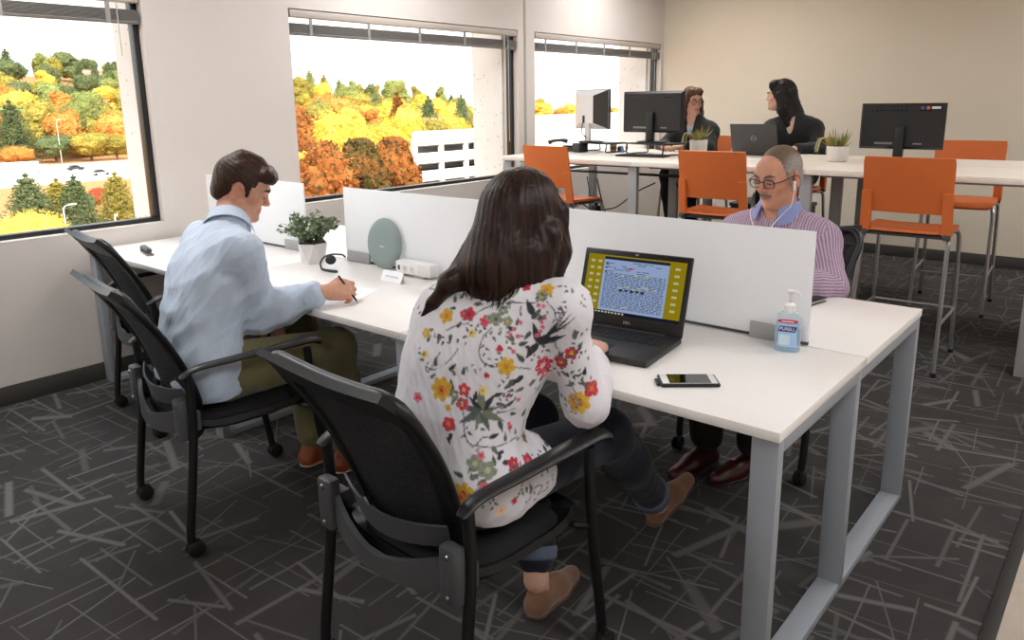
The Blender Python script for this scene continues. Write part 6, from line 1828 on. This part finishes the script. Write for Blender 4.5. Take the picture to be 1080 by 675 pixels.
torso_sdf(F, Jm, .020, .05, False)
F.cap(Jm['pelvis'] - sideM * .085 + V(0, 0, .05), Jm['pelvis'] + sideM * .085 + V(0, 0, .05), .135, None, .05)
arm_sdf(F, Jm['shR'], elR, wrR, .019, .86, .035); arm_sdf(F, Jm['shL'], elL, wrL, .019, .86, .035)
F.warp(waves(31, .0034, .11, 6)); F.warp(waves(32, .0015, .05, 5))
F.plane(Jm['pelvis'] + V(0, 0, -.03), (0, 0, -1)); F.cap(Jm['neck'] + V(0, -.02, .035), Jm['neck'] + V(0, -.06, .16), .062, .088, .01, None, 's')
F.cap(Jm['neck'] + V(-.012, -.085, .02), Jm['neck'] + V(-.02, -.12, -.07), .030, .006, .01, None, 's')
mshirt, _, _ = make('shirt', F, M('striped_shirt', (150, 120, 150), .8, attr='Col', bump=.12, bscale=600, bdist=.001), man, base, stripe_col)
collar(mshirt, base, Jm['neck'] + V(0, -.004, .026), Hm.w((0, -.03, -.06)) - Jm['neck'] + V(0, 0, .06), (-.15, -1, 0), M('collar_blue', (140, 150, 200), .8, var=.1, vscale=200), .070, 30, .046, .026)
dark_tr = M('dark_trousers', (34, 32, 32), .9, var=.1, vscale=60)
F = Field(.007); F.cap(Jm['pelvis'] - sideM * .09, Jm['pelvis'] + sideM * .09, .118, None, .03); leg_sdf(F, hR, knR, anR, .018, t=.97, infa=.030); leg_sdf(F, hL, knL, anL, .018, t=.97, infa=.030); F.warp(waves(33, .003, .1)); F.plane(Jm['waist'], (0, 0, 1))
make('trousers', F, dark_tr, man, base)
shoes('shoe', M('oxblood_leather', (66, 24, 22), .28, var=.1, vscale=20, spec=.6), M('dark_sole', (28, 22, 20), .6), man, base, [(V(-1.262, 2.795, .0), V(-1.305, 2.500, .0)), (V(-1.080, 2.850, .0), V(-1.165, 2.575, .0))], .041, .085)
ear = MB(); cw = M('earphone_white', (238, 236, 236), .35)
for s in (-1, 1): ear.tube([(s * .079, .008, -.014), (s * .083, .012, -.016), (s * .082, .014, -.045)], [.006, .006, .0042], 8)
ear.xf(T)
pts = [Hm.w((-.082, .014, -.045)), Hm.w((-.075, .03, -.10)), Jm['neck'] + V(.055, -.075, .03), Jm['neck'] + V(.01, -.115, -.045), Jm['neck'] + V(0, -.135, -.14), Jm['chest'] + V(-.01, -.16, -.08)]
pts2 = [Hm.w((.082, .014, -.045)), Hm.w((.075, .03, -.10)), Jm['neck'] + V(-.085, -.085, .02), Jm['neck'] + V(-.05, -.125, -.045), Jm['neck'] + V(-.01, -.140, -.14)]
for pp in (pts, pts2): ear.tube([p - Vector(base) for p in bez(pp, 6)], .0017, 6)
eo = part('earphones', ear.xf(Matrix.Translation(Vector(base))), cw, None); tag(eo, 'white earphones with a thin white cord worn by the man in the striped shirt', 'earphones')

# ---- two women behind the high table --------------------------------------------------------------
def lady(base, J, H, arms, legs, rgb, lip, label, skn, hair_cols, jacket, top, brow, glasses=None):
    F = Field(.0062); (eR, wR, hdR), (eL, wL, hdL) = arms; (hR, kR, aR), (hL, kL, aL) = legs
    torso_sdf(F, J); arm_sdf(F, J['shR'], eR, wR, s=.86); arm_sdf(F, J['shL'], eL, wL, s=.86); leg_sdf(F, hR, kR, aR, s=.92); leg_sdf(F, hL, kL, aL, s=.92)
    for a in (aR, aL): foot_sdf(F, a, a + V(0, .03, -.085), a + V(0, -.19, -.09), .85)
    head_sdf(F, H, True, J['neck'])
    hand_sdf(F, wR, hdR, (0, -.1, 1), -1, (28, 30, 20), size=.9); hand_sdf(F, wL, hdL, (0, -.1, 1), 1, (28, 30, 20), size=.9)
    o = person_obj('person', F, H, rgb, lip, label, base, skn)
    face_parts(H, o, base, brow, glasses)
    s = sd_(J)
    F = Field(.0062); torso_sdf(F, J, .022, .05, False); F.cap(J['pelvis'] - s * .08 + V(0, 0, .06), J['pelvis'] + s * .08 + V(0, 0, .06), .125, None, .05)
    arm_sdf(F, J['shR'], eR, wR, .018, .9, .035, .9); arm_sdf(F, J['shL'], eL, wL, .018, .9, .035, .9); F.warp(waves(41, .003, .12, 5))
    fr = nv(np.cross(nv(J['neck'] - J['pelvis']), s))
    F.cap(J['neck'] + fr * .07 + V(0, 0, .06), J['chest'] + fr * .16 + V(0, 0, -.03), .046, .008, .008, None, 's'); F.cap(J['neck'] + V(0, 0, .04), J['neck'] + V(0, 0, .16), .060, .08, .01, None, 's')
    jk, _, _ = make('blazer', F, jacket, o, base)
    F = Field(.0062); torso_sdf(F, J, .010, .05, False); F.plane(J['waist'], (0, 0, -1)); F.cap(J['neck'] + fr * .05 + V(0, 0, .04), J['neck'] + fr * .13 + V(0, 0, -.05), .05, .012, .01, None, 's'); F.cap(J['neck'] + V(0, 0, .03), J['neck'] + V(0, 0, .16), .055, .075, .01, None, 's')
    make('blouse', F, top, o, base)
    F = Field(.008); F.cap(J['pelvis'] - s * .085, J['pelvis'] + s * .085, .112, None, .03); leg_sdf(F, hR, kR, aR, .015, s=.95); leg_sdf(F, hL, kL, aL, .015, s=.95); F.plane(J['waist'], (0, 0, 1))
    make('trousers', F, M('black_trousers', (20, 20, 22), .9), o, base)
    shoes('shoe', M('black_leather', (18, 17, 17), .35), M('dark_sole', (28, 22, 20), .6), o, base, [(aR + V(0, .045, -.10), aR + V(0, -.20, -.10)), (aL + V(0, .045, -.10), aL + V(0, -.20, -.10))], .034, .06)
    return o
black_j = M('black_blazer', (19, 19, 22), .85, var=.1, vscale=80, sheen=.15)
# the one with brown hair and glasses
b1 = V(-3.11, 6.2, 0)
J1 = dict(pelvis=V(-3.11, 6.275, .870), waist=V(-3.11, 6.245, 1.01), chest=V(-3.11, 6.20, 1.15), neck=V(-3.115, 6.175, 1.295), shR=V(-3.270, 6.18, 1.205), shL=V(-2.960, 6.18, 1.205), w=.92, d=.92, s=.9)
H1 = Head((-3.135, 6.155, 1.452), (.84, -.54), 4, 0, .98)
l1 = lady(b1, J1, H1, ((V(-3.345, 6.05, 1.07), V(-3.22, 5.86, 1.095), (.5, -.85, -.05)), (V(-2.905, 6.02, 1.07), V(-3.03, 5.83, 1.095), (-.55, -.8, -.05))),
          ((V(-3.20, 6.25, .86), V(-3.20, 5.90, .84), V(-3.20, 5.98, .40)), (V(-3.02, 6.25, .86), V(-3.02, 5.90, .84), V(-3.02, 5.98, .40))),
          (214, 166, 142), (178, 96, 92), 'woman with brown hair and glasses in a dark blazer turned toward her colleague', 'ladyone', None, black_j, M('pale_blue_blouse', (176, 190, 206), .8, var=.05, vscale=40), (66, 44, 34), (70, 40, 34))
collar(l1, b1, J1['neck'] + V(0, 0, .0), (0, 0, 1), (.1, -1, 0), M('pale_blue_blouse', (176, 190, 206), .8), .060, 40, .036, .022)
lh = bpy.data.materials.new('chestnut_hair'); hair_mat(lh, NT(lh), (52, 33, 24), (112, 74, 52), (60, 60, 9))
F = Field(.005); H1.ell(F, (0, -.022, .036), (.086, .106, .096), .02)
for s in (-1, 1):
    H1.cap(F, (s * .072, .01, .0), (s * .082, .0, -.10), .034, .034, .03); H1.cap(F, (s * .082, .0, -.10), (s * .085, .01, -.175), .034, .018, .03)
    H1.cap(F, (s * .045, -.06, -.02), (s * .055, -.065, -.15), .052, .044, .03)
H1.cap(F, (0, -.08, -.02), (0, -.085, -.15), .055, .045, .03)
H1.cap(F, (-.036, .050, .088), (.036, .050, .088), .036, None, .03); H1.ell(F, (0, .104, -.055), (.058, .066, .100), .012, 's'); F.warp(tuft(H1, .002, 190))
make('hair', F, lh, l1, b1)
# the one with long black hair
b2 = V(-2.29, 6.25, 0)
J2 = dict(pelvis=V(-2.275, 6.315, .870), waist=V(-2.272, 6.29, 1.02), chest=V(-2.268, 6.25, 1.17), neck=V(-2.285, 6.225, 1.325), shR=V(-2.440, 6.21, 1.232), shL=V(-2.110, 6.235, 1.235), w=.95, d=.95, s=.95)
H2 = Head((-2.385, 6.200, 1.495), (-.95, -.30), 3, 0, .98)
l2 = lady(b2, J2, H2, ((V(-2.52, 6.09, 1.08), V(-2.40, 5.92, 1.095), (.4, -.9, -.05)), (V(-2.015, 6.11, 1.065), V(-2.130, 5.91, 1.095), (-.5, -.85, -.05))),
          ((V(-2.365, 6.28, .86), V(-2.36, 5.92, .84), V(-2.36, 6.0, .40)), (V(-2.185, 6.28, .86), V(-2.18, 5.92, .84), V(-2.18, 6.0, .40))),
          (222, 180, 154), (180, 96, 92), 'woman with long black hair in a black blazer, face turned away to the left', 'ladytwo', None, black_j, M('cream_blouse', (214, 186, 166), .8), (30, 24, 22))
lk = bpy.data.materials.new('black_hair'); hair_mat(lk, NT(lk), (12, 10, 10), (36, 30, 28), (60, 60, 7))
F = Field(.005); H2.ell(F, (0, -.022, .036), (.086, .106, .097), .02)
H2.cap(F, (0, -.06, -.01), (0, -.105, -.16), .075, .074, .03); H2.cap(F, (0, -.105, -.16), (.01, -.145, -.29), .074, .040, .03)
for s in (-1, 1):
    H2.cap(F, (s * .068, .0, .0), (s * .078, -.02, -.12), .034, .036, .03); H2.cap(F, (s * .078, -.02, -.12), (s * .070, -.06, -.24), .036, .030, .03)
H2.cap(F, (-.036, .050, .088), (.036, .050, .088), .036, None, .03); H2.ell(F, (0, .106, -.055), (.058, .066, .100), .012, 's'); F.warp(tuft(H2, .0016, 170))
make('hair', F, lk, l2, b2)
